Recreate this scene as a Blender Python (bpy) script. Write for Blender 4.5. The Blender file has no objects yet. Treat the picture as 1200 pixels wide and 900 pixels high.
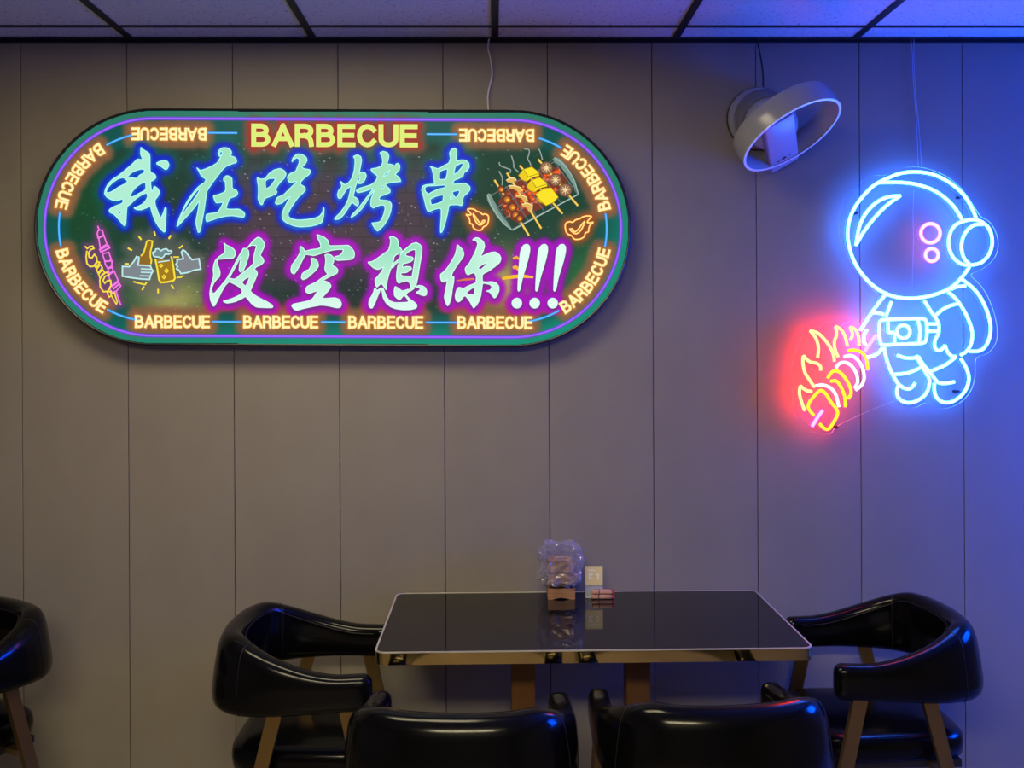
import bpy, bmesh, math, random
import numpy as np
from mathutils import Vector, Matrix
from mathutils.geometry import delaunay_2d_cdt

random.seed(7)
SC = bpy.context.scene
COL = SC.collection
R = math.radians

# ------------------------------------------------------------------ camera
FPX = 1150.0            # focal length in pixels of the 1200 x 900 frame
CAMD = 3.286            # distance of the camera from the back wall (metres)
CAMZ = 1.60
HORIZON = 395.0
YAW, ROLL = R(1.0), R(0.3)
cam_data = bpy.data.cameras.new('camera')
cam = bpy.data.objects.new('camera', cam_data)
COL.objects.link(cam)
SC.camera = cam
cam_data.sensor_fit = 'HORIZONTAL'
cam_data.sensor_width = 36.0
cam_data.lens = FPX / 1200.0 * 36.0
cam_data.shift_y = (HORIZON - 450.0) / 1200.0
cam_data.clip_start = 0.05
fwd = Vector((math.sin(YAW), math.cos(YAW), 0))
rgt0 = Vector((math.cos(YAW), -math.sin(YAW), 0))
up0 = Vector((0, 0, 1))
rgt = rgt0 * math.cos(ROLL) - up0 * math.sin(ROLL)
upv = up0 * math.cos(ROLL) + rgt0 * math.sin(ROLL)
CPOS = Vector((0, -CAMD, CAMZ))
mw = Matrix((rgt, upv, -fwd)).transposed().to_4x4()
mw.translation = CPOS
cam.matrix_world = mw

# ------------------------------------------------------------------ world, exposure
world = bpy.data.worlds.new('world')
SC.world = world
world.use_nodes = True
bg = world.node_tree.nodes['Background']
bg.inputs[0].default_value = (0.02, 0.018, 0.016, 1)
bg.inputs[1].default_value = 0.3
SC.view_settings.view_transform = 'Standard'
SC.view_settings.look = 'None'
SC.view_settings.gamma = 1.0
SC.view_settings.exposure = 0.0
SC.view_settings.use_curve_mapping = False

LAMP = 45.0             # radiance of the ceiling light panels
BLUE = (0.95, 6.0, 43.0)
RED = (50.0, 1.2, 0.45)
PINK = (7.0, 0.95, 4.5)
YELL = (26.0, 1.25, 0.05)
WHITE = (1.5, 1.4, 1.6)
WAVE = (0.2, 22.0, 320.0)     # blue neon sign on the side wall at right
STICK = (9.0, 0.75, 12.0)


# ------------------------------------------------------------------ helpers
def Wp(x, y, Y=0.0):
    """pixel of the photograph -> world point on the vertical plane at depth Y"""
    a = (x - 600.0) / FPX
    b = (HORIZON - y) / FPX
    d = fwd + rgt * a + upv * b
    t = (Y - CPOS.y) / d.y
    return CPOS + d * t


def Wz(x, y, z):
    a = (x - 600.0) / FPX
    b = (HORIZON - y) / FPX
    d = fwd + rgt * a + upv * b
    t = (z - CPOS.z) / d.z
    return CPOS + d * t


def lin(c):
    return tuple(((v / 255.0) / 12.92 if v / 255.0 <= 0.04045 else ((v / 255.0 + 0.055) / 1.055) ** 2.4) for v in c)


def lin_np(a):
    a = np.clip(a / 255.0, 0, 1)
    return np.where(a <= 0.04045, a / 12.92, ((a + 0.055) / 1.055) ** 2.4)


MATS = {}


def mat(name, color=(0.5, 0.5, 0.5), rough=0.5, metal=0.0, spec=0.5, coat=0.0, trans=0.0, emis=None, estr=1.0):
    if name in MATS:
        return MATS[name]
    m = bpy.data.materials.new(name)
    m.use_nodes = True
    b = m.node_tree.nodes['Principled BSDF']
    b.inputs['Base Color'].default_value = (*color, 1)
    b.inputs['Roughness'].default_value = rough
    b.inputs['Metallic'].default_value = metal
    b.inputs['Specular IOR Level'].default_value = spec
    b.inputs['Coat Weight'].default_value = coat
    b.inputs['Transmission Weight'].default_value = trans
    if emis:
        b.inputs['Emission Color'].default_value = (*emis, 1)
        b.inputs['Emission Strength'].default_value = estr
    MATS[name] = m
    return m


def nodes(m):
    nt = m.node_tree
    return nt, nt.nodes, nt.links, nt.nodes['Principled BSDF']


def add_bump(m, scale, strength, dist=0.002, detail=4.0, kind='noise', coord='Object'):
    nt, N, L, b = nodes(m)
    tc = N.new('ShaderNodeTexCoord')
    if kind == 'noise':
        t = N.new('ShaderNodeTexNoise')
        t.inputs['Scale'].default_value = scale
        t.inputs['Detail'].default_value = detail
        out = t.outputs['Fac']
    else:
        t = N.new('ShaderNodeTexVoronoi')
        t.inputs['Scale'].default_value = scale
        out = t.outputs['Distance']
    L.new(tc.outputs[coord], t.inputs['Vector'])
    bp = N.new('ShaderNodeBump')
    bp.inputs['Strength'].default_value = strength
    bp.inputs['Distance'].default_value = dist
    L.new(out, bp.inputs['Height'])
    L.new(bp.outputs['Normal'], b.inputs['Normal'])
    return t


def vary(m, c1, c2, scale, detail=5.0, lo=0.35, hi=0.65, stretch=None, coord='Object'):
    nt, N, L, b = nodes(m)
    tc = N.new('ShaderNodeTexCoord')
    t = N.new('ShaderNodeTexNoise')
    t.inputs['Scale'].default_value = scale
    t.inputs['Detail'].default_value = detail
    if stretch:
        mp = N.new('ShaderNodeMapping')
        mp.inputs['Scale'].default_value = stretch
        L.new(tc.outputs[coord], mp.inputs['Vector'])
        L.new(mp.outputs['Vector'], t.inputs['Vector'])
    else:
        L.new(tc.outputs[coord], t.inputs['Vector'])
    r = N.new('ShaderNodeValToRGB')
    r.color_ramp.elements[0].position = lo
    r.color_ramp.elements[1].position = hi
    r.color_ramp.elements[0].color = (*c1, 1)
    r.color_ramp.elements[1].color = (*c2, 1)
    L.new(t.outputs['Fac'], r.inputs['Fac'])
    L.new(r.outputs['Color'], b.inputs['Base Color'])


def emat(name, rgb):
    """luminous silicone of an LED neon tube"""
    if name in MATS:
        return MATS[name]
    m = bpy.data.materials.new(name)
    m.use_nodes = True
    nt = m.node_tree
    nt.nodes.remove(nt.nodes['Principled BSDF'])
    e = nt.nodes.new('ShaderNodeEmission')
    mx = max(rgb)
    e.inputs[0].default_value = (rgb[0] / mx, rgb[1] / mx, rgb[2] / mx, 1)
    e.inputs[1].default_value = mx
    nt.links.new(e.outputs[0], nt.nodes['Material Output'].inputs[0])
    MATS[name] = m
    return m


def tag(o, label=None, cat=None, group=None, kind=None):
    if label:
        o['label'] = label
    if cat:
        o['category'] = cat
    if group:
        o['group'] = group
    if kind:
        o['kind'] = kind
    return o


def empty(name, loc=(0, 0, 0), rz=0.0):
    o = bpy.data.objects.new(name, None)
    o.empty_display_size = 0.1
    COL.objects.link(o)
    o.location = loc
    o.rotation_euler = (0, 0, rz)
    return o


def org(parent):
    """world origin of an unrotated parent chain"""
    v = Vector((0, 0, 0))
    while parent is not None:
        v += parent.location
        parent = parent.parent
    return v


def mesh(name, verts, faces, m, parent=None, smooth=False, local=False, autosmooth=None):
    o0 = Vector((0, 0, 0)) if local else org(parent)
    me = bpy.data.meshes.new(name)
    me.from_pydata([tuple(Vector(v) - o0) for v in verts], [], faces)
    me.update()
    bm = bmesh.new()
    bm.from_mesh(me)
    bmesh.ops.recalc_face_normals(bm, faces=bm.faces)
    bm.to_mesh(me)
    bm.free()
    if smooth:
        me.polygons.foreach_set('use_smooth', [True] * len(me.polygons))
        if autosmooth:
            me.set_sharp_from_angle(angle=R(autosmooth))
    me.materials.append(m)
    o = bpy.data.objects.new(name, me)
    COL.objects.link(o)
    if parent is not None:
        o.parent = parent
    return o


def boxv(x0, x1, y0, y1, z0, z1):
    v = [(x0, y0, z0), (x1, y0, z0), (x1, y1, z0), (x0, y1, z0), (x0, y0, z1), (x1, y0, z1), (x1, y1, z1), (x0, y1, z1)]
    f = [(0, 3, 2, 1), (4, 5, 6, 7), (0, 1, 5, 4), (1, 2, 6, 5), (2, 3, 7, 6), (3, 0, 4, 7)]
    return v, f


def box(name, x0, x1, y0, y1, z0, z1, m, parent=None, bevel=0.0, local=False, seg=2):
    v, f = boxv(x0, x1, y0, y1, z0, z1)
    o = mesh(name, v, f, m, parent, local=local)
    if bevel:
        bm = bmesh.new()
        bm.from_mesh(o.data)
        bmesh.ops.bevel(bm, geom=list(bm.edges), offset=bevel, segments=seg, profile=0.5, affect='EDGES')
        bm.to_mesh(o.data)
        bm.free()
        if seg > 1:
            o.data.polygons.foreach_set('use_smooth', [True] * len(o.data.polygons))
            o.data.set_sharp_from_angle(angle=R(50))
            wn = o.modifiers.new('weighted', 'WEIGHTED_NORMAL')
            wn.keep_sharp = True
    return o


def catmull(pts, n=6, closed=False):
    P = [Vector(p) for p in pts]
    out = []
    N = len(P)
    rng = range(N) if closed else range(N - 1)
    for i in rng:
        p1, p2 = P[i], P[(i + 1) % N]
        p0 = P[i - 1] if (closed or i > 0) else p1 * 2 - p2
        p3 = P[(i + 2) % N] if (closed or i + 2 < N) else p2 * 2 - p1
        for k in range(n):
            t = k / n
            out.append(0.5 * ((2 * p1) + (p2 - p0) * t + (2 * p0 - 5 * p1 + 4 * p2 - p3) * t * t + (3 * p1 - p0 - 3 * p2 + p3) * t ** 3))
    if not closed:
        out.append(P[-1])
    return out


def tube_geo(path, r, sides=8, closed=False, ref=Vector((0, 1, 0))):
    P = [Vector(p) for p in path]
    n = len(P)
    V, F = [], []
    for i, p in enumerate(P):
        a = P[i - 1] if (closed or i > 0) else p
        b = P[(i + 1) % n] if (closed or i < n - 1) else p
        t = (b - a)
        t = t.normalized() if t.length > 1e-9 else Vector((1, 0, 0))
        rf = ref if abs(t.dot(ref)) < 0.95 else Vector((1, 0, 0))
        s = t.cross(rf).normalized()
        u = s.cross(t).normalized()
        rr = r[i] if isinstance(r, (list, tuple)) else r
        for k in range(sides):
            an = 2 * math.pi * k / sides
            V.append(p + s * math.cos(an) * rr + u * math.sin(an) * rr)
    m = n if closed else n - 1
    for i in range(m):
        j = (i + 1) % n
        for k in range(sides):
            l = (k + 1) % sides
            F.append((i * sides + k, i * sides + l, j * sides + l, j * sides + k))
    if not closed:
        F.append(tuple(range(sides - 1, -1, -1)))
        F.append(tuple((n - 1) * sides + k for k in range(sides)))
    return V, F


def tube(name, path, r, m, parent=None, sides=8, closed=False, local=False):
    V, F = tube_geo(path, r, sides, closed)
    return mesh(name, V, F, m, parent, smooth=True, local=local, autosmooth=60)


def merge(geos):
    V, F = [], []
    for v, f in geos:
        o = len(V)
        V += list(v)
        F += [tuple(i + o for i in q) for q in f]
    return V, F


def frame_lathe(profile, origin, axis, uref, n=48, closed_profile=True):
    """profile: list of (radius, distance along axis)"""
    a = Vector(axis).normalized()
    u = (Vector(uref) - a * Vector(uref).dot(a)).normalized()
    v = a.cross(u)
    V, F = [], []
    m = len(profile)
    for i in range(n):
        an = 2 * math.pi * i / n
        d = u * math.cos(an) + v * math.sin(an)
        for (r, h) in profile:
            V.append(Vector(origin) + d * r + a * h)
    lim = m if closed_profile else m - 1
    for i in range(n):
        j = (i + 1) % n
        for k in range(lim):
            l = (k + 1) % m
            F.append((i * m + k, j * m + k, j * m + l, i * m + l))
    return V, F


# ------------------------------------------------------------------ materials
M_WALL = mat('painted_wall_panel', (0.235, 0.205, 0.172), 0.55, spec=0.3)
vary(M_WALL, (0.228, 0.199, 0.167), (0.243, 0.212, 0.178), 5.0, coord='Object')
add_bump(M_WALL, 130.0, 0.06, 0.001)
M_GROOVE = mat('dark_groove', (0.02, 0.018, 0.016), 0.9)
M_TILE = mat('ceiling_tile', (0.62, 0.62, 0.60), 0.9, spec=0.2)


def tile_material():
    nt, N, L, b = nodes(M_TILE)
    tc = N.new('ShaderNodeTexCoord')
    v = N.new('ShaderNodeTexNoise')
    v.inputs['Scale'].default_value = 85.0
    v.inputs['Detail'].default_value = 3.0
    L.new(tc.outputs['Object'], v.inputs['Vector'])
    r = N.new('ShaderNodeValToRGB')
    r.color_ramp.elements[0].position = 0.30
    r.color_ramp.elements[1].position = 0.42
    r.color_ramp.elements[0].color = (0.26, 0.255, 0.25, 1)
    r.color_ramp.elements[1].color = (0.56, 0.55, 0.53, 1)
    L.new(v.outputs['Fac'], r.inputs['Fac'])
    L.new(r.outputs['Color'], b.inputs['Base Color'])
    bp = N.new('ShaderNodeBump')
    bp.inputs['Strength'].default_value = 0.25
    bp.inputs['Distance'].default_value = 0.002
    L.new(v.outputs['Fac'], bp.inputs['Height'])
    L.new(bp.outputs['Normal'], b.inputs['Normal'])


tile_material()
M_BLACKMETAL = mat('black_grid_metal', (0.006, 0.006, 0.007), 0.5)
M_FRAME = mat('black_sign_frame', (0.006, 0.006, 0.006), 0.4)
M_FLOOR = mat('floor_tile', (0.20, 0.17, 0.14), 0.35)
vary(M_FLOOR, (0.16, 0.135, 0.11), (0.24, 0.205, 0.17), 3.0)
M_ROOMWALL = mat('room_wall_paint', (0.20, 0.18, 0.155), 0.7)
M_LEATHER = mat('black_leather', (0.0022, 0.0022, 0.0028), 0.17, spec=0.22)
add_bump(M_LEATHER, 420.0, 0.05, 0.0006)
M_STITCH = mat('leather_stitching', (0.008, 0.008, 0.009), 0.45, spec=0.3)
M_GOLD = mat('brushed_gold_metal', (0.24, 0.15, 0.055), 0.40, metal=0.85)
M_BRASS = mat('polished_brass', (0.46, 0.34, 0.14), 0.07, metal=1.0)
M_RIM = mat('pale_rim_metal', (0.86, 0.80, 0.70), 0.3, metal=0.7)
M_POST = mat('bronze_post', (0.20, 0.090, 0.028), 0.42, metal=0.6)
M_TABLE = mat('black_table_top', (0.0035, 0.0032, 0.0032), 0.045, spec=0.5)
M_PLASTIC = mat('white_plastic', (0.30, 0.30, 0.315), 0.25)
M_GREYPL = mat('grey_plastic', (0.15, 0.15, 0.165), 0.3)
M_DARK = mat('dark_plastic', (0.012, 0.012, 0.014), 0.4)
M_CABLEW = mat('white_cable', (0.62, 0.58, 0.52), 0.5)
M_CABLEB = mat('black_cable', (0.008, 0.008, 0.009), 0.5)
M_WOOD = mat('honey_wood', (0.36, 0.17, 0.06), 0.5)
vary(M_WOOD, (0.27, 0.12, 0.04), (0.42, 0.21, 0.08), 18.0, stretch=(1, 1, 8))
M_KRAFT = mat('kraft_paper', (0.42, 0.23, 0.13), 0.8)
vary(M_KRAFT, (0.18, 0.08, 0.04), (0.66, 0.36, 0.20), 26.0, lo=0.3, hi=0.7)
M_CARD = mat('gold_card', (0.80, 0.66, 0.28), 0.45)
M_CARDW = mat('cream_print', (0.9, 0.86, 0.72), 0.5)
M_PACK = mat('peach_packet', (0.52, 0.27, 0.17), 0.45)
M_PACKR = mat('red_packet_end', (0.55, 0.06, 0.03), 0.4)
M_PACKD = mat('dark_packet_stripe', (0.08, 0.035, 0.03), 0.5)


def clear_material(name, tint, gloss_rough, fres=1.45, haze=0.0, hazecol=(1, 1, 1)):
    m = bpy.data.materials.new(name)
    m.use_nodes = True
    nt = m.node_tree
    N, L = nt.nodes, nt.links
    N.remove(N['Principled BSDF'])
    tr = N.new('ShaderNodeBsdfTransparent')
    tr.inputs[0].default_value = (*tint, 1)
    gl = N.new('ShaderNodeBsdfGlossy')
    gl.inputs['Roughness'].default_value = gloss_rough
    lw = N.new('ShaderNodeLayerWeight')
    lw.inputs['Blend'].default_value = 0.5
    pw = N.new('ShaderNodeMath')
    pw.operation = 'POWER'
    pw.inputs[1].default_value = 5.0
    L.new(lw.outputs['Facing'], pw.inputs[0])
    fr = N.new('ShaderNodeMath')
    fr.operation = 'MULTIPLY_ADD'
    f0 = ((fres - 1) / (fres + 1)) ** 2
    fr.inputs[1].default_value = 0.6
    fr.inputs[2].default_value = f0
    L.new(pw.outputs[0], fr.inputs[0])
    mx = N.new('ShaderNodeMixShader')
    L.new(fr.outputs[0], mx.inputs[0])
    base = tr
    if haze:
        df = N.new('ShaderNodeBsdfDiffuse')
        df.inputs[0].default_value = (*hazecol, 1)
        tl = N.new('ShaderNodeBsdfTranslucent')
        tl.inputs[0].default_value = (*hazecol, 1)
        ad = N.new('ShaderNodeMixShader')
        ad.inputs[0].default_value = 0.4
        L.new(df.outputs[0], ad.inputs[1])
        L.new(tl.outputs[0], ad.inputs[2])
        hz = N.new('ShaderNodeMixShader')
        hz.inputs[0].default_value = haze
        L.new(tr.outputs[0], hz.inputs[1])
        L.new(ad.outputs[0], hz.inputs[2])
        base = hz
    L.new(base.outputs[0], mx.inputs[1])
    L.new(gl.outputs[0], mx.inputs[2])
    L.new(mx.outputs[0], N['Material Output'].inputs[0])
    MATS[name] = m
    return m


M_ACRYL = clear_material('clear_acrylic', (0.97, 0.98, 0.98), 0.02, 1.35)
M_BAG = clear_material('clear_plastic_film', (0.95, 0.95, 0.96), 0.12, 1.6, haze=0.33, hazecol=(0.55, 0.51, 0.56))
M_EDGE = mat('frosted_acrylic_edge', (0.8, 0.85, 0.9), 0.5)

# ------------------------------------------------------------------ the setting
ZC = 2.600          # underside of the ceiling tiles
XL, XR, YB = -4.24, 3.00, -7.38
wall = mesh('wall_back', *boxv(XL, XR, 0.012, 0.10, 0, 2.75), M_GROOVE)
tag(wall, 'warm grey wall of tall vertical panels behind the table', kind='structure')
xa, xb = Wp(25.5, 380).x, Wp(1129, 380).x
PW = (xb - xa) / 9.0
k0 = int(math.floor((XL - xa) / PW))
pan = None
k = k0
while xa + k * PW < XR:
    x0, x1 = max(xa + k * PW, XL), min(xa + (k + 1) * PW, XR)
    if x1 - x0 > 0.02:
        full = abs((x1 - x0) - PW) < 1e-6
        if full and pan is not None:
            o = pan.copy()
            COL.objects.link(o)
            o.location = (x0, 0, 0)
            o.parent = wall
        else:
            o = box('wall_panel', 0.0012, (x1 - x0) - 0.0012, 0.0, 0.014, 0, 2.70, M_WALL, None, bevel=0.0012, local=True, seg=1)
            o.location = (x0, 0, 0)
            o.parent = wall
            if full:
                pan = o
    k += 1
floor = tag(box('floor', XL, XR, YB, 0.0, -0.1, 0.0, M_FLOOR), 'brown grey floor of the dining room', kind='structure')
for nm, a in (('wall_left', (XL - 0.1, XL, YB, 0.10, 0, 2.75)), ('wall_right', (XR, XR + 0.1, YB, 0.10, 0, 2.75)),
              ('wall_front', (XL - 0.1, XR + 0.1, YB - 0.1, YB, 0, 2.75))):
    tag(box(nm, *a, M_ROOMWALL), 'plain wall of the dining room', kind='structure')

ceiling = tag(box('ceiling', XL, XR, YB, 0.0, 2.70, 2.78, M_BLACKMETAL), 'suspended ceiling of pale tiles in a black grid', kind='structure')
GX = 0.605
bars_x = [Wp(580, 44).x + GX * i for i in range(-7, 7)]
bars_x = [x for x in bars_x if XL - 0.01 < x < XR + 0.01]
bars_y = [-0.133 - 0.605 * i for i in range(0, 13)]
cells_x = list(zip([XL] + bars_x, bars_x + [XR]))
cells_y = list(zip([0.0] + bars_y, bars_y + [YB]))
lamp_cells = {(6, 2): 0.34, (7, 2): 0.34, (6, 7): 1.0, (7, 7): 1.0, (8, 7): 1.0}
tile_cache = {}
lamp_slots = []
for i, (x0, x1) in enumerate(cells_x):
    for j, (y1, y0) in enumerate(cells_y):
        if x1 - x0 < 0.03 or y1 - y0 < 0.03:
            continue
        if (i, j) in lamp_cells:
            lamp_slots.append((x0, x1, y0, y1, lamp_cells[(i, j)]))
            continue
        key = (round(x1 - x0, 3), round(y1 - y0, 3))
        if key in tile_cache:
            o = tile_cache[key].copy()
            COL.objects.link(o)
        else:
            o = box('ceiling_tile', 0.004, x1 - x0 - 0.004, 0.004, y1 - y0 - 0.004, 0, 0.015, M_TILE, None, local=True)
            tile_cache[key] = o
        o.location = (x0, y0, ZC)
        o.parent = ceiling
for x in bars_x:
    box('grid_bar', x - 0.012, x + 0.012, YB, 0.0, ZC - 0.004, ZC + 0.03, M_BLACKMETAL, ceiling)
for y in bars_y:
    box('grid_bar', XL, XR, y - 0.008, y + 0.008, ZC - 0.0035, ZC + 0.028, M_BLACKMETAL, ceiling)
zt = Wp(600, 50.2).z
tag(mesh('trim_1', *merge([boxv(XL, XR, -0.004, 0.0, zt, ZC), boxv(XL, XR, -0.022, 0.0, ZC - 0.005, ZC - 0.001)]), M_BLACKMETAL),
    'black metal angle trim where the ceiling meets the panelled wall', kind='structure')

# ceiling light panels of the room (behind the camera)
where = {(6, 2): 'over the left end of the table', (7, 2): 'over the middle of the table', (6, 7): 'behind the viewer, left of three', (7, 7): 'behind the viewer, middle of three', (8, 7): 'behind the viewer, right of three'}
lamp_names = [where[k] for k in sorted(lamp_cells)]
for n, (x0, x1, y0, y1, pw_) in enumerate(lamp_slots):
    M_LAMP = emat('light_panel_diffuser_%d' % n, (LAMP * pw_, LAMP * pw_ * 0.865, LAMP * pw_ * 0.54))
    t = empty('ceiling_light', ((x0 + x1) / 2, (y0 + y1) / 2, ZC))
    tag(t, 'square warm ceiling light panel ' + lamp_names[n], 'light', 'ceiling light panels')
    V, F = merge([boxv(x0 + .004, x1 - .004, y0 + .004, y0 + .03, ZC, ZC + .02), boxv(x0 + .004, x1 - .004, y1 - .03, y1 - .004, ZC, ZC + .02),
                  boxv(x0 + .004, x0 + .03, y0 + .03, y1 - .03, ZC, ZC + .02), boxv(x1 - .03, x1 - .004, y0 + .03, y1 - .03, ZC, ZC + .02)])
    mesh('frame', V, F, M_PLASTIC, t)
    box('diffuser', x0 + .031, x1 - .031, y0 + .031, y1 - .031, ZC + .006, ZC + .014, M_LAMP, t)


# ------------------------------------------------------------------ printed light-box sign
SY = -0.062                              # plane of the printed film
SCX, SCY, SHL, SRR = 390.0, 267.0, 210.5, 138.5
TILT = 0.0045
ct, st = math.cos(TILT), math.sin(TILT)


def sg(u, v):
    """sign coordinates (pixels from its centre, v down) -> photo pixels"""
    return SCX + u * ct - v * st, SCY + u * st + v * ct


def stadium(rad, n=40, hl=SHL):
    pts = []
    for i in range(n + 1):
        a = math.pi / 2 + math.pi * i / n
        pts.append((-hl + rad * math.cos(a), -rad * math.sin(a)))
    for i in range(n + 1):
        a = -math.pi / 2 + math.pi * i / n
        pts.append((hl + rad * math.cos(a), -rad * math.sin(a)))
    return pts


sign = empty('light_box_sign', Wp(390, 267, 0.0))
tag(sign, 'long rounded light-box sign with glowing Chinese characters and BARBECUE lettering', 'sign')

M_PRINT = bpy.data.materials.new('backlit_printed_film')
M_PRINT.use_nodes = True
_nt, _N, _L, _b = nodes(M_PRINT)
_at = _N.new('ShaderNodeAttribute')
_at.attribute_name = 'print'
_L.new(_at.outputs['Color'], _b.inputs['Emission Color'])
_b.inputs['Emission Strength'].default_value = 1.0
_b.inputs['Base Color'].default_value = (0.01, 0.01, 0.01, 1)
_b.inputs['Roughness'].default_value = 0.35
_b.inputs['Specular IOR Level'].default_value = 0.08
M_PRINT.cycles.emission_sampling = 'NONE'    # dim large surface: found by bounces, keeps the light sampling for lamps and tubes


def pip(pt, poly):
    x, y = pt
    c = False
    j = len(poly) - 1
    for i in range(len(poly)):
        xi, yi = poly[i]
        xj, yj = poly[j]
        if (yi > y) != (yj > y) and x < (xj - xi) * (y - yi) / (yj - yi) + xi:
            c = not c
        j = i
    return c


def soften(poly, q=0.16):
    out = []
    n = len(poly)
    for i in range(n):
        a, b = poly[i], poly[(i + 1) % n]
        out.append((a[0] + (b[0] - a[0]) * q, a[1] + (b[1] - a[1]) * q))
        out.append((b[0] + (a[0] - b[0]) * q, b[1] + (a[1] - b[1]) * q))
    return out


def triangulate(outer, holes):
    verts, edges = [], []
    for loop in [outer] + holes:
        o = len(verts)
        verts += [Vector(p) for p in loop]
        n = len(loop)
        edges += [(o + i, o + (i + 1) % n) for i in range(n)]
    v2, _, f2, _, _, _ = delaunay_2d_cdt(verts, edges, [], 1, 1e-5)
    F = []
    for f in f2:
        c = (sum(v2[i][0] for i in f) / len(f), sum(v2[i][1] for i in f) / len(f))
        if pip(c, outer) and not any(pip(c, h) for h in holes):
            F.append(tuple(f))
    return [(v[0], v[1]) for v in v2], F


class Print:
    """flat printed artwork in photo pixels on the film; later layers lie a hair in front"""

    def __init__(self):
        self.V, self.F, self.C, self.k = [], [], [], 0

    def _add(self, v, f, col):
        o = len(self.V)
        y = SY - 0.0002 - 0.00005 * self.k
        self.k += 1
        for p in v:
            self.V.append(Wp(p[0], p[1], y))
            c = col(p) if callable(col) else col
            self.C.append(c)
        self.F += [tuple(i + o for i in q) for q in f]

    def poly(self, outer, col, holes=()):
        v, f = triangulate(list(outer), [list(h) for h in holes])
        self._add(v, f, col)

    def ribbon(self, pts, w, col, closed=False):
        P = [Vector(p[:2]) for p in pts]
        n = len(P)
        v, f = [], []
        for i in range(n):
            a = P[i - 1] if (closed or i > 0) else P[i]
            b = P[(i + 1) % n] if (closed or i < n - 1) else P[i]
            t1 = (P[i] - a).normalized() if (P[i] - a).length > 1e-6 else (b - P[i]).normalized()
            t2 = (b - P[i]).normalized() if (b - P[i]).length > 1e-6 else t1
            t = t1 + t2
            t = t.normalized() if t.length > 0.2 else t1
            nr = Vector((-t.y, t.x))
            s = 1.0 / max(0.55, nr.dot(Vector((-t1.y, t1.x))))
            ww = w[i] if isinstance(w, list) else w
            v.append(P[i] + nr * ww * 0.5 * s)
            v.append(P[i] - nr * ww * 0.5 * s)
        for i in range(n if closed else n - 1):
            j = (i + 1) % n
            f.append((2 * i, 2 * j, 2 * j + 1, 2 * i + 1))
        self._add(v, f, col)

    def disc(self, c, r, col, n=16, ry=None):
        ry = r if ry is None else ry
        self.poly([(c[0] + r * math.cos(2 * math.pi * i / n), c[1] + ry * math.sin(2 * math.pi * i / n)) for i in range(n)], col)

    def build(self, name, parent, label=None):
        o0 = org(parent)
        me = bpy.data.meshes.new(name)
        me.from_pydata([tuple(p - o0) for p in self.V], [], self.F)
        at = me.color_attributes.new('print', 'FLOAT_COLOR', 'POINT')
        arr = np.ones((len(self.V), 4), dtype=np.float32)
        arr[:, :3] = lin_np(np.array(self.C, dtype=np.float64))
        at.data.foreach_set('color', arr.ravel())
        me.materials.append(M_PRINT)
        o = bpy.data.objects.new(name, me)
        COL.objects.link(o)
        o.parent = parent
        if label:
            o['label'] = label
        return o


# --- brush characters, outlines traced as polygons in zoomed photo pixels
def zz(ox, oy, s, pts):
    return [(ox + x / s, oy + y / s) for (x, y) in pts]


CH = []      # (row, [ (outer, holes) ], label)
T = 7.5
CH.append(('top', 112, 162, T, [
    ([(398,75),(410,95),(470,130),(478,160),(478,300),(520,315),(532,345),(512,368),(482,380),(488,440),(498,475),(508,440),(515,420),(545,440),(562,470),(552,505),(520,545),(525,590),(548,650),(570,705),(595,660),(612,605),(622,620),(612,820),(598,825),(555,780),(520,720),(495,650),(482,598),(440,615),(400,630),(360,628),(335,612),(370,600),(410,580),(440,550),(458,515),(450,478),(400,500),(350,535),(310,575),(277,600),(272,640),(265,765),(250,770),(205,715),(165,670),(125,652),(118,630),(150,605),(240,570),(240,530),(190,550),(150,545),(100,520),(78,490),(85,450),(110,400),(150,360),(200,330),(260,280),(320,230),(350,200),(365,183),(380,185),(415,188),(395,140)],
     [[(278,338),(320,300),(370,278),(410,270),(432,280),(425,305),(385,325),(360,355),(330,348)],
      [(92,470),(110,430),(150,390),(200,355),(245,345),(285,378),(260,400),(200,430),(150,465),(110,482)],
      [(300,515),(320,470),(360,425),(405,395),(440,388),(443,440),(430,460),(380,485),(330,515)],
      [(195,650),(225,632),(222,668)]]),
    ([(530,220),(570,200),(620,195),(640,215),(645,240),(630,270),(610,275),(585,255)], [])], 'pale mint brush character with blue outline, first of the upper row'))
CH.append(('top', 200, 162, T, [
    ([(415,130),(430,100),(460,82),(500,85),(530,108),(535,130),(525,155),(560,165),(580,190),(578,212),(540,225),(490,245),(455,275),(430,310),(395,355),(365,395),(340,430),(318,465),(308,530),(298,600),(285,680),(270,760),(255,825),(242,828),(232,790),(222,750),(225,710),(240,640),(250,570),(255,545),(215,600),(175,650),(120,710),(75,760),(55,778),(58,755),(80,690),(95,660),(120,600),(150,545),(190,490),(230,440),(270,405),(295,395),(312,360),(285,345),(262,320),(245,285),(228,258),(262,285),(320,265),(380,235),(410,215),(425,190),(440,165),(425,155)],
     [[(100,662),(125,610),(160,555),(200,500),(230,462),(258,442),(245,475),(215,520),(180,570),(140,620),(115,660)],
      [(430,128),(445,114),(456,124),(444,155),(434,148)]]),
    ([(465,350),(490,328),(520,335),(538,355),(540,400),(540,440),(575,455),(590,480),(580,505),(540,520),(515,530),(500,570),(485,620),(530,625),(600,622),(640,645),(652,670),(642,695),(600,690),(540,680),(480,685),(420,700),(360,720),(315,735),(308,700),(315,668),(360,660),(410,655),(435,620),(455,580),(460,562),(400,570),(385,540),(375,505),(420,495),(470,475),(485,455),(483,410),(480,380),(465,375)], [])], 'pale mint brush character with blue outline, second of the upper row'))
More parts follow.
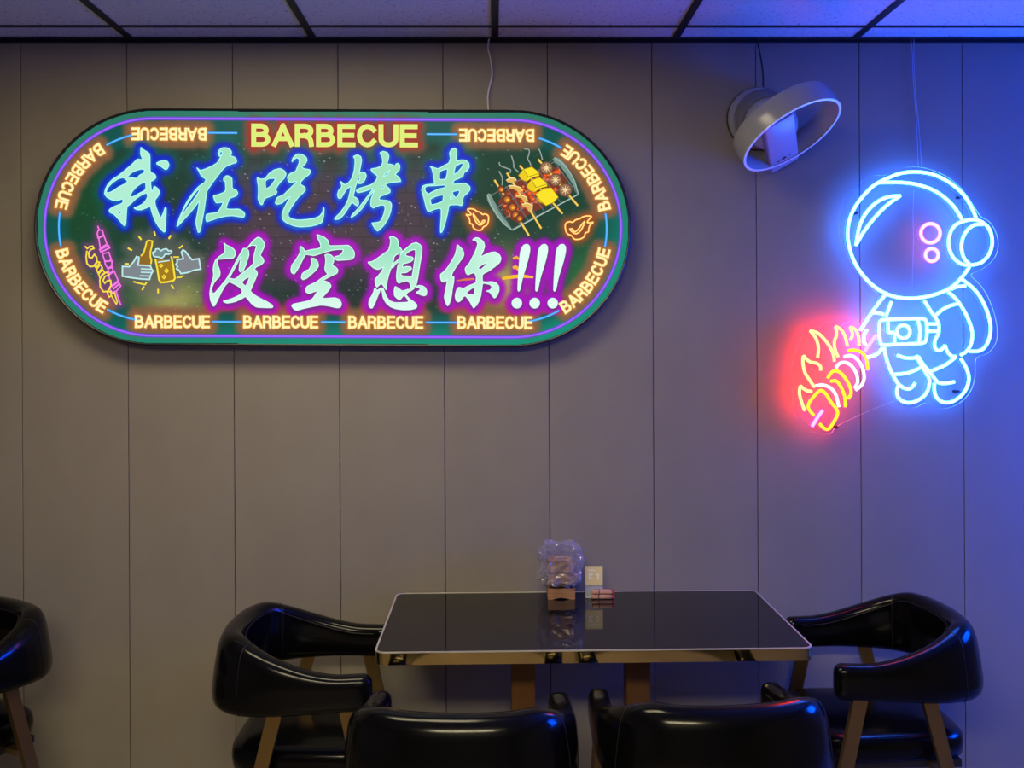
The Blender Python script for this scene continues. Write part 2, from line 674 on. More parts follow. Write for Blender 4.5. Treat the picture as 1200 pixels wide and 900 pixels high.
CH.append(('top', 292, 166, T, [
    ([(70,315),(100,330),(140,325),(170,285),(215,250),(270,235),(310,255),(325,285),(310,320),(275,355),(245,395),(232,425),(245,440),(235,460),(190,480),(145,495),(125,520),(118,550),(105,555),(90,535),(78,500),(82,440),(80,390),(72,345)],
     [[(140,345),(170,325),(235,322),(215,355),(185,395),(145,418)]]),
    ([(375,180),(385,140),(420,108),(465,112),(500,135),(510,165),(490,200),(460,225),(490,240),(530,245),(542,265),(525,290),(485,320),(455,350),(450,375),(490,400),(495,425),(470,455),(430,490),(395,540),(365,585),(342,630),(345,660),(375,680),(430,690),(500,685),(570,675),(620,655),(645,620),(654,575),(658,590),(655,650),(640,710),(600,730),(530,745),(450,750),(390,740),(330,715),(298,690),(288,650),(300,600),(325,550),(350,505),(360,480),(320,510),(290,540),(245,552),(228,540),(245,490),(300,470),(340,430),(380,390),(420,350),(400,350),(365,362),(345,350),(335,310),(360,280),(410,260),(425,220),(440,185),(440,155),(420,140),(395,155)], [])], 'pale mint brush character with blue outline, middle of the upper row'))
CH.append(('top', 384, 166, T, [
    ([(225,130),(260,115),(290,130),(298,165),(288,220),(275,285),(300,265),(330,275),(340,300),(325,340),(295,370),(265,368),(285,320),(272,310),(262,350),(245,390),(235,440),(222,480),(250,492),(270,515),(272,550),(258,565),(235,550),(215,530),(200,550),(170,600),(135,650),(100,682),(60,685),(65,668),(110,625),(150,570),(180,510),(195,450),(205,390),(165,420),(140,460),(115,500),(95,498),(85,470),(95,430),(120,405),(125,385),(110,345),(150,380),(185,360),(215,320),(232,260),(240,200),(240,150)], []),
    ([(460,95),(490,85),(525,95),(538,125),(530,165),(520,195),(560,200),(595,215),(600,195),(620,190),(635,210),(630,250),(605,275),(592,290),(625,310),(645,350),(600,355),(550,360),(510,372),(510,385),(545,415),(550,445),(510,465),(460,480),(450,510),(500,515),(540,520),(562,550),(555,610),(530,680),(490,740),(440,788),(420,770),(385,715),(420,712),(460,705),(490,650),(505,590),(500,560),(470,555),(430,570),(400,585),(378,560),(380,510),(400,455),(415,420),(375,470),(340,530),(300,590),(250,640),(205,668),(212,645),(265,590),(320,520),(365,460),(400,410),(360,425),(310,440),(265,450),(250,430),(275,410),(330,395),(380,380),(420,350),(440,310),(425,290),(395,270),(378,240),(430,232),(470,215),(485,180),(480,140),(465,110)],
     [[(490,300),(515,270),(545,250),(540,265),(510,295),(490,310)], [(472,400),(490,385),(497,400),(478,412)]])], 'pale mint brush character with blue outline, fourth of the upper row'))
CH.append(('top', 480, 164, T, [
    ([(350,115),(365,85),(395,70),(415,90),(412,140),(410,190),(450,175),(490,178),(520,200),(525,240),(505,270),(475,290),(470,320),(430,340),(390,355),(378,390),(430,385),(490,380),(530,410),(530,440),(505,470),(475,495),(465,530),(470,560),(455,578),(420,568),(370,570),(345,575),(335,640),(310,740),(285,810),(272,815),(272,760),(278,680),(278,600),(230,605),(165,632),(150,610),(135,550),(118,480),(105,440),(115,405),(140,395),(180,390),(220,390),(215,340),(205,290),(195,250),(180,230),(220,245),(255,255),(300,225),(345,205),(360,160)],
     [[(262,290),(275,270),(335,252),(330,300),(318,345),(262,350)], [(400,235),(440,210),(475,200),(460,240),(420,285),(388,305)],
      [(130,425),(150,405),(220,402),(315,395),(310,420),(260,430),(200,455),(165,478),(140,455)], [(180,520),(230,495),(300,480),(292,540),(240,560),(190,572)],
      [(375,455),(440,440),(435,475),(405,510),(380,480)], [(355,520),(362,480),(378,518)]])], 'pale mint brush character with blue outline, last of the upper row'))
B9 = 9.0
CH.append(('low', 240, 270, B9, [
    ([(200,128),(225,155),(275,175),(312,205),(325,245),(308,285),(275,298),(225,290),(180,302),(135,305),(128,340),(150,400),(162,440),(155,490),(125,515),(95,555),(72,610),(80,665),(105,660),(150,610),(190,560),(225,520),(270,440),(320,345),(365,260),(395,215),(405,190),(440,190),(462,215),(465,260),(450,310),(430,370),(405,425),(375,440),(362,420),(368,350),(388,270),(372,290),(320,390),(280,460),(258,505),(310,515),(335,505),(370,470),(420,430),(480,385),(515,345),(512,300),(525,240),(548,160),(490,155),(455,180),(445,188),(480,145),(520,100),(560,70),(595,85),(625,130),(630,165),(605,215),(582,265),(610,290),(625,330),(590,365),(540,385),(520,415),(545,425),(555,460),(530,520),(500,590),(478,640),(520,680),(590,720),(660,755),(715,790),(715,815),(640,815),(545,810),(500,780),(455,725),(430,695),(380,725),(310,755),(230,768),(190,745),(240,735),(310,710),(380,675),(400,640),(370,600),(310,565),(255,540),(215,580),(180,640),(150,700),(125,755),(100,800),(85,795),(62,740),(52,670),(62,590),(85,520),(95,470),(88,420),(95,360),(115,310),(160,270),(205,240),(215,210),(210,170)],
     [[(388,545),(425,510),(475,485),(460,530),(432,588),(410,575)]])], 'pale mint brush character with magenta outline, first of the lower row'))
CH.append(('low', 330, 268, B9, [
    ([(370,60),(400,70),(450,90),(490,125),(500,180),(560,180),(640,178),(705,175),(740,205),(768,250),(765,300),(730,325),(660,330),(590,335),(555,320),(560,295),(610,285),(640,255),(655,220),(600,218),(540,225),(480,240),(420,260),(340,285),(290,275),(250,270),(225,320),(190,390),(155,450),(130,478),(105,465),(98,430),(110,380),(150,330),(180,280),(195,250),(192,195),(205,185),(235,215),(240,240),(310,222),(380,212),(415,200),(410,160),(385,110)], []),
    ([(310,310),(350,315),(375,340),(392,390),(365,435),(320,475),(270,520),(225,540),(208,520),(215,480),(250,445),(290,430),(310,390),(315,350)], []),
    ([(455,275),(490,268),(525,280),(550,310),(548,350),(530,385),(570,405),(595,435),(585,470),(540,490),(480,520),(430,550),(470,555),(505,575),(522,605),(500,645),(460,690),(420,735),(480,735),(560,728),(610,745),(632,790),(620,830),(580,835),(500,815),(420,805),(330,820),(240,840),(160,862),(130,850),(105,815),(120,795),(200,780),(290,760),(330,735),(360,690),(385,655),(340,665),(290,685),(260,670),(252,635),(275,605),(320,585),(370,560),(430,515),(490,480),(465,455),(455,420),(465,360),(465,310)], [])], 'pale mint brush character with magenta outline, second of the lower row'))
CH.append(('low', 424, 270, B9, [
    ([(290,70),(330,65),(372,88),(385,125),(382,165),(412,190),(428,225),(400,240),(360,258),(340,280),(335,310),(325,350),(300,420),(280,480),(262,560),(258,630),(232,590),(212,562),(190,570),(160,600),(145,580),(138,515),(165,490),(200,445),(235,390),(215,395),(170,412),(130,400),(95,370),(62,335),(110,330),(170,290),(240,240),(285,205),(300,150),(305,100)], []),
    ([(405,255),(428,225),(480,180),(530,140),(575,128),(615,150),(635,190),(630,260),(610,370),(590,500),(570,590),(530,625),(515,600),(510,560),(480,530),(430,540),(390,557),(372,540),(365,490),(370,430),(380,370),(390,310)],
     [[(455,262),(480,232),(530,205),(565,200),(568,250),(555,340),(540,430),(530,490),(500,485),(440,480),(410,472),(415,448),(470,445),(500,425),(525,405),(515,385),(470,380),(428,392),(432,352),(480,342),(525,325),(545,300),(530,280),(490,275)]]),
    ([(320,375),(335,345),(370,320),(405,270),(410,300),(390,325),(350,360),(325,400)], []),
    ([(135,605),(165,635),(200,605),(185,650),(160,710),(135,775),(110,820),(90,818),(72,785),(78,735),(105,690),(125,650)], []),
    ([(205,605),(225,610),(240,650),(260,700),(290,740),(340,762),(410,762),(460,760),(490,755),(490,735),(460,695),(440,685),(420,710),(400,735),(370,715),(345,690),(340,640),(350,590),(385,610),(425,640),(480,625),(530,600),(555,610),(520,635),(480,655),(465,680),(500,720),(550,755),(582,785),(575,820),(520,835),(440,838),(360,828),(300,805),(255,765),(225,710),(215,650)], []),
    ([(565,600),(595,580),(640,585),(670,605),(685,640),(680,680),(655,690),(610,675),(570,655),(600,640),(620,620),(600,600)], [])], 'pale mint brush character with magenta outline, third of the lower row'))
CH.append(('low', 510, 270, B9, [
    ([(232,148),(255,170),(290,205),(302,240),(298,275),(265,320),(225,375),(190,430),(172,470),(180,495),(198,490),(195,540),(180,620),(170,700),(150,770),(130,798),(115,770),(95,705),(105,650),(120,580),(128,515),(105,540),(75,545),(60,520),(55,465),(85,440),(125,400),(170,330),(210,260),(225,200)], []),
    ([(390,100),(430,75),(470,85),(510,120),(522,165),(505,220),(475,280),(530,255),(590,230),(640,228),(680,260),(695,295),(680,340),(630,380),(570,425),(510,455),(495,475),(497,540),(540,545),(600,540),(645,555),(672,590),(672,640),(650,690),(625,715),(600,685),(575,650),(540,640),(580,630),(600,600),(580,570),(500,555),(492,610),(480,690),(460,750),(425,800),(405,820),(390,795),(360,740),(320,690),(300,695),(270,740),(245,755),(220,740),(210,690),(225,630),(245,600),(275,605),(295,615),(350,585),(405,565),(430,550),(435,490),(415,445),(385,450),(345,470),(325,450),(315,400),(340,370),(365,340),(390,290),(420,230),(440,180),(450,140),(430,105)],
     [[(445,400),(490,365),(560,330),(530,370),(480,415)], [(325,660),(370,620),(420,595),(415,680),(360,680)]])], 'pale mint brush character with magenta outline, last before the exclamation marks'))
EX = [(232,190),(245,140),(275,105),(310,102),(330,125),(332,170),(318,240),(290,340),(255,450),(228,580),(215,598),(205,585),(208,500),(215,380),(225,260)]
for n_, (ox_, w_) in enumerate(((0, 'first'), (188, 'middle'), (378, 'last'))):
    CH.append(('low', 584, 275, B9, [([(x + ox_, y) for x, y in EX], []),
               ([(195 + ox_ + 51 * math.cos(i * math.pi / 8), 722 + 53 * math.sin(i * math.pi / 8)) for i in range(16)], [])],
               'white exclamation mark with magenta outline, ' + w_ + ' of three'))

CHARS = []
for row, ox, oy, s, polys, lab in CH:
    pl = []
    for outer, holes in polys:
        pl.append((soften(zz(ox, oy, s, outer)), [soften(zz(ox, oy, s, h)) for h in holes]))
    CHARS.append((row, pl, lab))


# --- BARBECUE lettering as strokes in a unit box (x 0..w, y 0 top .. 1 bottom)
def arc(cx, cy, rx, ry, a0, a1, n=8):
    return [(cx + rx * math.cos(R(a0 + (a1 - a0) * i / n)), cy + ry * math.sin(R(a0 + (a1 - a0) * i / n))) for i in range(n + 1)]


LET = {
    'B': (0.62, [[(0, 1), (0, 0)], [(0, 0), (0.28, 0)] + arc(0.30, 0.235, 0.22, 0.235, -90, 90) + [(0, 0.47)], [(0, 0.47), (0.32, 0.47)] + arc(0.34, 0.735, 0.25, 0.265, -90, 90) + [(0, 1)]]),
    'A': (0.66, [[(-0.02, 1), (0.33, 0)], [(0.33, 0), (0.68, 1)], [(0.12, 0.68), (0.54, 0.68)]]),
    'R': (0.62, [[(0, 1), (0, 0)], [(0, 0), (0.3, 0)] + arc(0.32, 0.26, 0.25, 0.26, -90, 90) + [(0, 0.52)], [(0.32, 0.52), (0.5, 0.62), (0.56, 0.8), (0.58, 1)]]),
    'E': (0.54, [[(0, 0), (0, 1)], [(0, 0), (0.54, 0)], [(0, 0.49), (0.5, 0.49)], [(0, 1), (0.55, 1)]]),
    'C': (0.64, [arc(0.34, 0.5, 0.33, 0.5, -38, -322, 16)]),
    'U': (0.62, [[(0, 0), (0, 0.66)] + arc(0.31, 0.68, 0.31, 0.32, 180, 0, 10) + [(0.62, 0)]]),
}


def word(width, height, th, place):
    """strokes of BARBECUE centred on 0, mapped through place(u, v)"""
    gap = 0.26
    ws = [LET[c][0] for c in 'BARBECUE']
    tot = sum(ws) + gap * 7
    sx = (width - th) / tot
    sy = height - th
    x = 0.0
    out = []
    for c in 'BARBECUE':
        w, strokes = LET[c]
        for s in strokes:
            pts = []
            for a, b in zip(s[:-1], s[1:]):
                for q in range(2):
                    pts.append((a[0] + (b[0] - a[0]) * q / 2, a[1] + (b[1] - a[1]) * q / 2))
            pts.append(s[-1])
            e = th * 0.5
            P = [((x + p[0]) * sx - (width - th) / 2, (p[1] - 0.5) * sy) for p in pts]
            for idx, nb in ((0, 1), (-1, -2)):
                d = Vector(P[idx]) - Vector(P[nb])
                d.normalize()
                P[idx] = (P[idx][0] + d.x * e * 0.98, P[idx][1] + d.y * e * 0.98)
            out.append([place(*p) for p in P])
        x += w + gap
    return out


RT = 110.5     # radius of the lettering track


def straight(cx, cy, rot180=False):
    s = -1 if rot180 else 1
    return lambda u, v: (cx + s * u, cy + s * v + u * s * TILT)


def onarc(side, amid):
    """side -1 left / +1 right end cap; amid = angle (deg) from +x, counter-clockwise seen on the photo; letter feet point outward"""
    def f(u, v):
        a = R(amid) + u / RT
        r = RT + v
        return sg(side * SHL + r * math.cos(a), -r * math.sin(a))
    return f


WORDS = [(word(88, 15, 2.9, straight(202, 377)), 'lower left'), (word(88, 15, 2.9, straight(329, 377.3)), 'lower middle left'),
         (word(88, 15, 2.9, straight(452, 377.7)), 'lower middle right'), (word(88, 15, 2.9, straight(580, 378)), 'lower right'),
         (word(88, 15, 2.9, straight(198, 157, True)), 'upside down at upper left'), (word(88, 15, 2.9, straight(582, 158.5, True)), 'upside down at upper right'),
         (word(89, 15, 2.9, onarc(-1, 180 - 34)), 'curving round the upper left end'), (word(89, 15, 2.9, onarc(-1, 180 + 37)), 'curving round the lower left end'),
         (word(89, 15, 2.9, onarc(1, -35)), 'curving round the lower right end'), (word(89, 15, 2.9, onarc(1, 34.5)), 'curving round the upper right end')]
BIG = word(195, 27, 5.6, straight(392, 158.8))

# blue track line between the words (sign coordinates -> pixels)
TRACK = []


def track_arc(side, a0, a1):
    TRACK.append([sg(side * SHL + RT * math.cos(R(a0 + (a1 - a0) * i / 10)), -RT * math.sin(R(a0 + (a1 - a0) * i / 10))) for i in range(11)])


track_arc(-1, 180 - 9, 180 + 12)
track_arc(-1, 180 - 60, 180 - 77)
track_arc(-1, 180 + 61, 180 + 82)
track_arc(1, -11, 9.5)
track_arc(1, 59, 74)
track_arc(1, -60, -80)
for xa_, xb_, ya_ in ((243, 278, 155.6), (500, 536, 157.2), (249, 283, 377), (376, 405, 377.3), (499, 535, 377.8)):
    TRACK.append([(xa_, ya_), (xb_, ya_ + (xb_ - xa_) * TILT)])

# --- line drawings of the print (zoomed coordinates)
z2 = lambda pts: zz(90, 255, 8.0, pts)
z1 = lambda pts: zz(560, 165, 7.2, pts)
YEL, PNK, ICE = (250, 225, 60), (250, 120, 235), (190, 235, 235)
DRAW = {'printed_skewers': [], 'printed_toast': [], 'printed_flame': []}
DRAW['printed_skewers'] = [
    (PNK, 2.0, z2([(197,78),(203,98),(212,115)]), 0), (PNK, 2.0, z2([(212,115),(240,120),(250,160),(240,172),(200,190),(192,150),(200,122)]), 1),
    (PNK, 2.0, z2([(205,190),(255,170),(282,250),(220,285)]), 1), (PNK, 2.2, z2([(218,300),(298,260)]), 0), (PNK, 2.2, z2([(225,322),(306,285)]), 0),
    (PNK, 2.0, z2([(298,262),(308,285),(226,325),(214,298)]), 1), (PNK, 2.0, z2([(240,340),(300,325),(322,390),(300,410),(262,405)]), 1),
    (PNK, 2.0, z2([(262,412),(330,405),(328,455),(290,475),(268,440)]), 1), (PNK, 2.0, z2([(290,480),(336,465),(338,505),(306,522)]), 1),
    (PNK, 2.0, z2([(296,540),(352,505),(388,590),(330,640)]), 1), (PNK, 2.4, z2([(328,650),(388,600)]), 0), (PNK, 2.4, z2([(340,672),(400,618)]), 0),
    (PNK, 2.0, z2([(388,600),(412,640),(370,690),(318,700),(308,650)]), 1), (PNK, 2.2, z2([(368,695),(412,820)]), 0),
    (YEL, 2.2, z2([(75,268),(98,290),(120,272),(150,268),(160,290),(130,300),(110,330),(115,370),(140,380),(165,345),(185,370),(190,420),(160,455),(125,460),(95,430),(88,370),(95,310)]), 0),
    (YEL, 2.0, z2([(165,445),(190,410),(215,420),(180,470)]), 1), (YEL, 2.0, z2([(185,485),(220,440),(240,470),(200,520)]), 1), (YEL, 2.0, z2([(205,530),(240,485),(265,520),(215,560)]), 1),
    (YEL, 2.2, z2([(215,580),(240,530),(285,510),(300,540),(265,550),(245,590),(262,615),(290,590),(318,590),(320,640),(290,690),(250,695),(220,650),(215,580)]), 0),
    (YEL, 2.0, z2([(285,700),(320,690),(320,735),(300,745)]), 1), (YEL, 2.0, z2([(322,715),(352,705),(380,790),(370,812),(320,725)]), 0)]
DRAW['printed_toast'] = [
    (YEL, 2.2, z2([(600,360),(625,335),(645,270),(655,225),(668,214),(708,220),(705,260),(690,320),(690,370),(700,400),(695,435)]), 0),
    (YEL, 2.6, z2([(735,385),(755,480),(770,580),(785,608),(840,605),(905,592),(920,570),(905,460),(885,362)]), 0),
    (YEL, 1.8, z2([(776,450),(790,438),(803,450),(790,464)]), 1), (YEL, 1.8, z2([(825,498),(840,480),(858,498),(840,516)]), 1), (YEL, 1.8, z2([(803,556),(817,540),(832,556),(817,572)]), 1),
    (YEL, 2.0, z2([(905,370),(960,370)]), 0), (YEL, 2.0, z2([(935,562),(975,560),(998,545)]), 0), (YEL, 2.2, z2([(530,600),(570,612),(640,628),(655,605)]), 0),
    (ICE, 1.8, z2([(760,418),(870,402)]), 0),
    (ICE, 2.0, z2([(715,345),(712,325),(735,318),(740,295),(765,292),(790,312),(810,298),(840,292),(860,312),(888,310),(890,330),(860,345),(830,340),(815,365),(795,382),(770,370),(745,368),(722,362)]), 1),
    (ICE, 2.2, z2([(428,458),(492,460),(535,410),(560,365),(582,372),(580,405),(572,445),(690,452),(700,480),(715,500),(700,525),(690,550),(682,580),(600,575),(520,565),(428,550)]), 1),
    (ICE, 1.8, z2([(600,480),(695,484)]), 0), (ICE, 1.8, z2([(600,512),(700,515)]), 0), (ICE, 1.8, z2([(590,545),(685,548)]), 0),
    (ICE, 2.2, z2([(940,395),(1000,385),(980,325),(995,302),(1020,318),(1050,360),(1080,395),(1145,385),(1162,482),(1090,495),(1040,515),(975,525),(960,495),(935,480),(945,460),(928,440),(942,420)]), 1)]
for p in ([(725,130),(735,170)], [(882,165),(862,200)], [(580,175),(605,208)], [(478,285),(518,308)], [(995,262),(958,288)], [(448,434),(488,434)], [(630,645),(612,680)], [(762,668),(762,710)], [(885,630),(910,668)]):
    DRAW['printed_toast'].append((YEL, 2.4, z2(p), 0))
FL = [(735,730),(740,695),(775,680),(800,690),(825,665),(860,660),(885,640),(930,632),(965,640),(935,665),(918,690),(945,692),(978,685),(945,712),(935,740),(935,770),(905,775),(900,810),(860,832),(810,832),(795,800),(750,785)]
FL2 = [(770,745),(800,740),(815,775),(850,745),(880,700),(905,675),(890,720),(860,770),(820,790)]
FLS = [('right', [zz(560, 165, 7.2, FL), zz(560, 165, 7.2, FL2)]),
       ('left', [[(560 - (x - 850) / 7.2 * 0.80, 257.5 + (y - 735) / 7.2 * 0.92) for x, y in FL], [(560 - (x - 850) / 7.2 * 0.80, 257.5 + (y - 735) / 7.2 * 0.92) for x, y in FL2]])]

# --- printed background of the film, plus painted lamp reflections: colour field sampled once per photo pixel
GX0, GX1, GY0, GY1 = 36, 746, 122, 412
xs = np.arange(GX0, GX1)
ys = np.arange(GY0, GY1)
PX, PY = np.meshgrid(xs.astype(float), ys.astype(float))
H_, W_ = PX.shape
UU = (PX - SCX) * ct + (PY - SCY) * st
VV = -(PX - SCX) * st + (PY - SCY) * ct
SD = np.hypot(np.maximum(np.abs(UU) - SHL, 0), VV)


def blur(a, s):
    p = int(3 * s + 2)
    b = np.pad(a, p)
    fy = np.fft.fftfreq(b.shape[0])[:, None]
    fx = np.fft.rfftfreq(b.shape[1])[None, :]
    g = np.exp(-2 * (math.pi * s) ** 2 * (fx ** 2 + fy ** 2))
    return np.clip(np.fft.irfft2(np.fft.rfft2(b) * g, b.shape)[p:-p, p:-p], 0, 1)


def dilate(a, r):
    p = int(r + 2)
    b = np.pad(a, p)
    out = b.copy()
    n = int(math.ceil(r))
    for dy in range(-n, n + 1):
        for dx in range(-n, n + 1):
            if dx * dx + dy * dy <= r * r and (dx or dy):
                out = np.maximum(out, np.roll(np.roll(b, dy, 0), dx, 1))
    return out[p:-p, p:-p]


def rpoly(msk, poly, val=1.0):
    P = np.array(poly)
    x0, x1 = int(max(P[:, 0].min() - 1 - GX0, 0)), int(min(P[:, 0].max() + 2 - GX0, W_))
    y0, y1 = int(max(P[:, 1].min() - 1 - GY0, 0)), int(min(P[:, 1].max() + 2 - GY0, H_))
    if x1 <= x0 or y1 <= y0:
        return
    X, Y = PX[y0:y1, x0:x1], PY[y0:y1, x0:x1]
    c = np.zeros(X.shape, bool)
    n = len(P)
    for i in range(n):
        xi, yi = P[i]
        xj, yj = P[i - 1]
        if yi == yj:
            continue
        c ^= ((yi > Y) != (yj > Y)) & (X < (xj - xi) * (Y - yi) / (yj - yi) + xi)
    msk[y0:y1, x0:x1][c] = val


def rline(msk, pts, r):
    for a, b in zip(pts[:-1], pts[1:]):
        n = int(max(abs(b[0] - a[0]), abs(b[1] - a[1])) * 2) + 1
        for i in range(n + 1):
            x = a[0] + (b[0] - a[0]) * i / n - GX0
            y = a[1] + (b[1] - a[1]) * i / n - GY0
            k = int(r + 1)
            for yy in range(int(y) - k, int(y) + k + 2):
                for xx in range(int(x) - k, int(x) + k + 2):
                    if 0 <= yy < H_ and 0 <= xx < W_ and (xx - x) ** 2 + (yy - y) ** 2 <= r * r:
                        msk[yy, xx] = 1.0


def mix(a, col, m):
    return a * (1 - m[..., None]) + np.array(col, float) * m[..., None]


def sstep(a, lo, hi):
    t = np.clip((a - lo) / (hi - lo), 0, 1)
    return t * t * (3 - 2 * t)


def spot(cx, cy, rx, ry):
    return np.exp(-(((PX - cx) / rx) ** 2 + ((PY - cy) / ry) ** 2))


rng = np.random.default_rng(3)
F = np.zeros((H_, W_, 3)) + np.array((22, 50, 42), float)
F = mix(F, (64, 50, 62), 0.95 * sstep(1 - np.abs(PX - 385) / 175, 0, 0.45) * sstep(1 - np.abs(PY - 262) / 95, 0, 0.5))
F = mix(F, (30, 40, 42), 0.8 * spot(395, 345, 60, 30))
F = mix(F, (14, 62, 34), 0.9 * spot(95, 235, 55, 75))
F = mix(F, (12, 60, 42), 0.8 * spot(650, 205, 90, 60))
F = mix(F, (26, 92, 50), 0.9 * spot(690, 325, 45, 45))
F = mix(F, (20, 75, 50), 0.6 * spot(110, 330, 60, 40))
F = mix(F, (140, 136, 78), 0.95 * spot(205, 352, 46, 34))  # tan room-lamp reflection on the sign face, painted into the film colour
F = mix(F, (160, 140, 84), 0.95 * spot(592, 335, 40, 40))  # second tan lamp reflection painted in, towards the right end
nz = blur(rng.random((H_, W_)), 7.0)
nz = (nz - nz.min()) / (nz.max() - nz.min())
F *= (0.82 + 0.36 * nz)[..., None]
# faint brick courses
by = np.mod(PY - 5, 13.0)
bx = np.mod(PX + 17 * (np.floor((PY - 5) / 13.0) % 2), 34.0)
F *= (1 - 0.20 * ((by < 1.0) | (bx < 1.0)) * (SD < 104) * sstep(1 - np.abs(PX - 390) / 190, 0, 0.3))[..., None]
# teal border zones
F = mix(F, (4, 84, 78), 0.92 * sstep(SD, 93, 106))
F = mix(F, (38, 122, 102), sstep(SD, 126, 129))
F = mix(F, (0, 146, 122), 0.85 * sstep(SD, 100, 130) * sstep(PY + 0.25 * PX, 330, 560))
star = np.zeros((H_, W_))
sel = rng.random((H_, W_)) < 0.0105
star[sel] = rng.random(sel.sum()) ** 2.0
star *= (SD < 100) * (0.35 + 0.65 * sstep(1 - np.abs(PX - 400) / 240, 0, 0.5))
star = np.maximum(star, 0.35 * np.roll(star, 1, 1))
F = mix(F, (225, 225, 235), np.clip(star, 0, 0.9))
# halos printed round the words, drawings and characters
wm = np.zeros((H_, W_))
for strokes, _l in WORDS:
    for s in strokes:
        rline(wm, s, 1.6)
F = mix(F, (140, 92, 62), 0.92 * blur(dilate(wm, 9), 2.4))
F = mix(F, (205, 120, 50), 0.75 * blur(dilate(wm, 1), 1.0))
bm_ = np.zeros((H_, W_))
for s in BIG:
    rline(bm_, s, 2.8)
F = mix(F, (120, 76, 62), 0.9 * blur(dilate(bm_, 8), 2.5))
F = mix(F, (158, 44, 36), 0.95 * blur(dilate(bm_, 3), 1.3))
for key, col, wd in (('printed_skewers', (150, 60, 140), 4), ('printed_toast', (112, 104, 100), 7)):
    dm = np.zeros((H_, W_))
    for c_, w_, p_, cl_ in DRAW[key]:
        rline(dm, p_ + ([p_[0]] if cl_ else []), 1.0)
    F = mix(F, col, 0.62 * blur(dilate(dm, wd), 3.0))
for nm_, loops in FLS:
    dm = np.zeros((H_, W_))
    for p_ in loops:
        rline(dm, p_ + [p_[0]], 1.0)
    F = mix(F, (140, 85, 45), 0.8 * blur(dilate(dm, 6), 3.0))
    F = mix(F, (190, 60, 20), 0.85 * blur(dilate(dm, 1), 1.2))
mk = {'top': np.zeros((H_, W_)), 'low': np.zeros((H_, W_))}
for row, pl, lab in CHARS:
    for outer, holes in pl:
        t_ = np.zeros((H_, W_))
        rpoly(t_, outer)
        for h in holes:
            rpoly(t_, h, 0.0)
        mk[row] = np.maximum(mk[row], t_)
F = mix(F, (0, 120, 110), 0.45 * blur(dilate(mk['top'], 13), 4.0) * sstep(SD, 30, 90))
F = mix(F, (6, 30, 205), 0.97 * blur(dilate(mk['top'], 7.5), 2.2))
F = mix(F, (0, 96, 190), 0.9 * blur(dilate(np.roll(mk['top'], 1, 0), 3), 0.9))
F = mix(F, (205, 60, 70), 0.85 * blur(dilate(mk['low'], 10), 2.5) * sstep(PY, 345, 362) * (1 - sstep(PY, 366, 372)))
F = mix(F, (166, 0, 190), 0.97 * blur(dilate(mk['low'], 8), 2.2))
F = mix(F, (110, 45, 120), 0.75 * blur(dilate(np.roll(mk['low'], 2, 0), 2), 0.8))
star2 = star * (np.clip(mk['top'] + mk['low'], 0, 1) < 0.5) * (rng.random((H_, W_)) < 0.35)
F = mix(F, (200, 205, 235), np.clip(star2 * 0.8, 0, 0.8))

inside = SD <= 136.5
idx = -np.ones((H_, W_), int)
need = inside.copy()
need[:-1] |= inside[1:]
idx[inside] = np.arange(inside.sum())
dirs = (np.array(fwd)[None, None] + np.array(rgt)[None, None] * ((PX - 600) / FPX)[..., None] + np.array(upv)[None, None] * ((HORIZON - PY) / FPX)[..., None])
pts3 = np.array(CPOS)[None, None] + dirs * ((SY + CAMD) / dirs[..., 1])[..., None]
q = inside[:-1, :-1] & inside[1:, :-1] & inside[:-1, 1:] & inside[1:, 1:]
quads = np.stack([idx[:-1, :-1][q], idx[1:, :-1][q], idx[1:, 1:][q], idx[:-1, 1:][q]], 1)
vv = (pts3[inside] - np.array(org(sign))).astype(np.float32)
me = bpy.data.meshes.new('printed_film')
me.vertices.add(len(vv))
me.vertices.foreach_set('co', vv.ravel())
me.loops.add(quads.size)
me.loops.foreach_set('vertex_index', quads.ravel().astype(np.int32))
me.polygons.add(len(quads))
me.polygons.foreach_set('loop_start', np.arange(0, quads.size, 4, dtype=np.int32))
me.update(calc_edges=True)
me.validate()
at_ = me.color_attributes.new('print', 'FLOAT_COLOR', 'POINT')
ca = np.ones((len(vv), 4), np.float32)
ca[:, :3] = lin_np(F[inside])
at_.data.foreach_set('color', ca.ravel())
me.materials.append(M_PRINT)
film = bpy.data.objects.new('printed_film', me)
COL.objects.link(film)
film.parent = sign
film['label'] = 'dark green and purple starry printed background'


# frame of the light box: ring with rounded lip, closed back and sides
def ring_geo():
    prof = [(136.2, SY + 0.002), (136.2, SY - 0.004), (137.5, SY - 0.006), (SRR + 0.3, SY - 0.004), (SRR + 0.6, SY + 0.004), (SRR + 0.6, -0.004)]
    V, Fc = [], []
    n = None
    for r, y in prof:
        ring = [Wp(*sg(u, v), SY) for u, v in stadium(r)]
        n = len(ring)
        V += [Vector((p.x, y, p.z)) for p in ring]
    for j in range(len(prof) - 1):
        for i in range(n):
            k = (i + 1) % n
            Fc.append((j * n + i, j * n + k, (j + 1) * n + k, (j + 1) * n + i))
    Fc.append(tuple((len(prof) - 1) * n + i for i in range(n)))
    return V, Fc


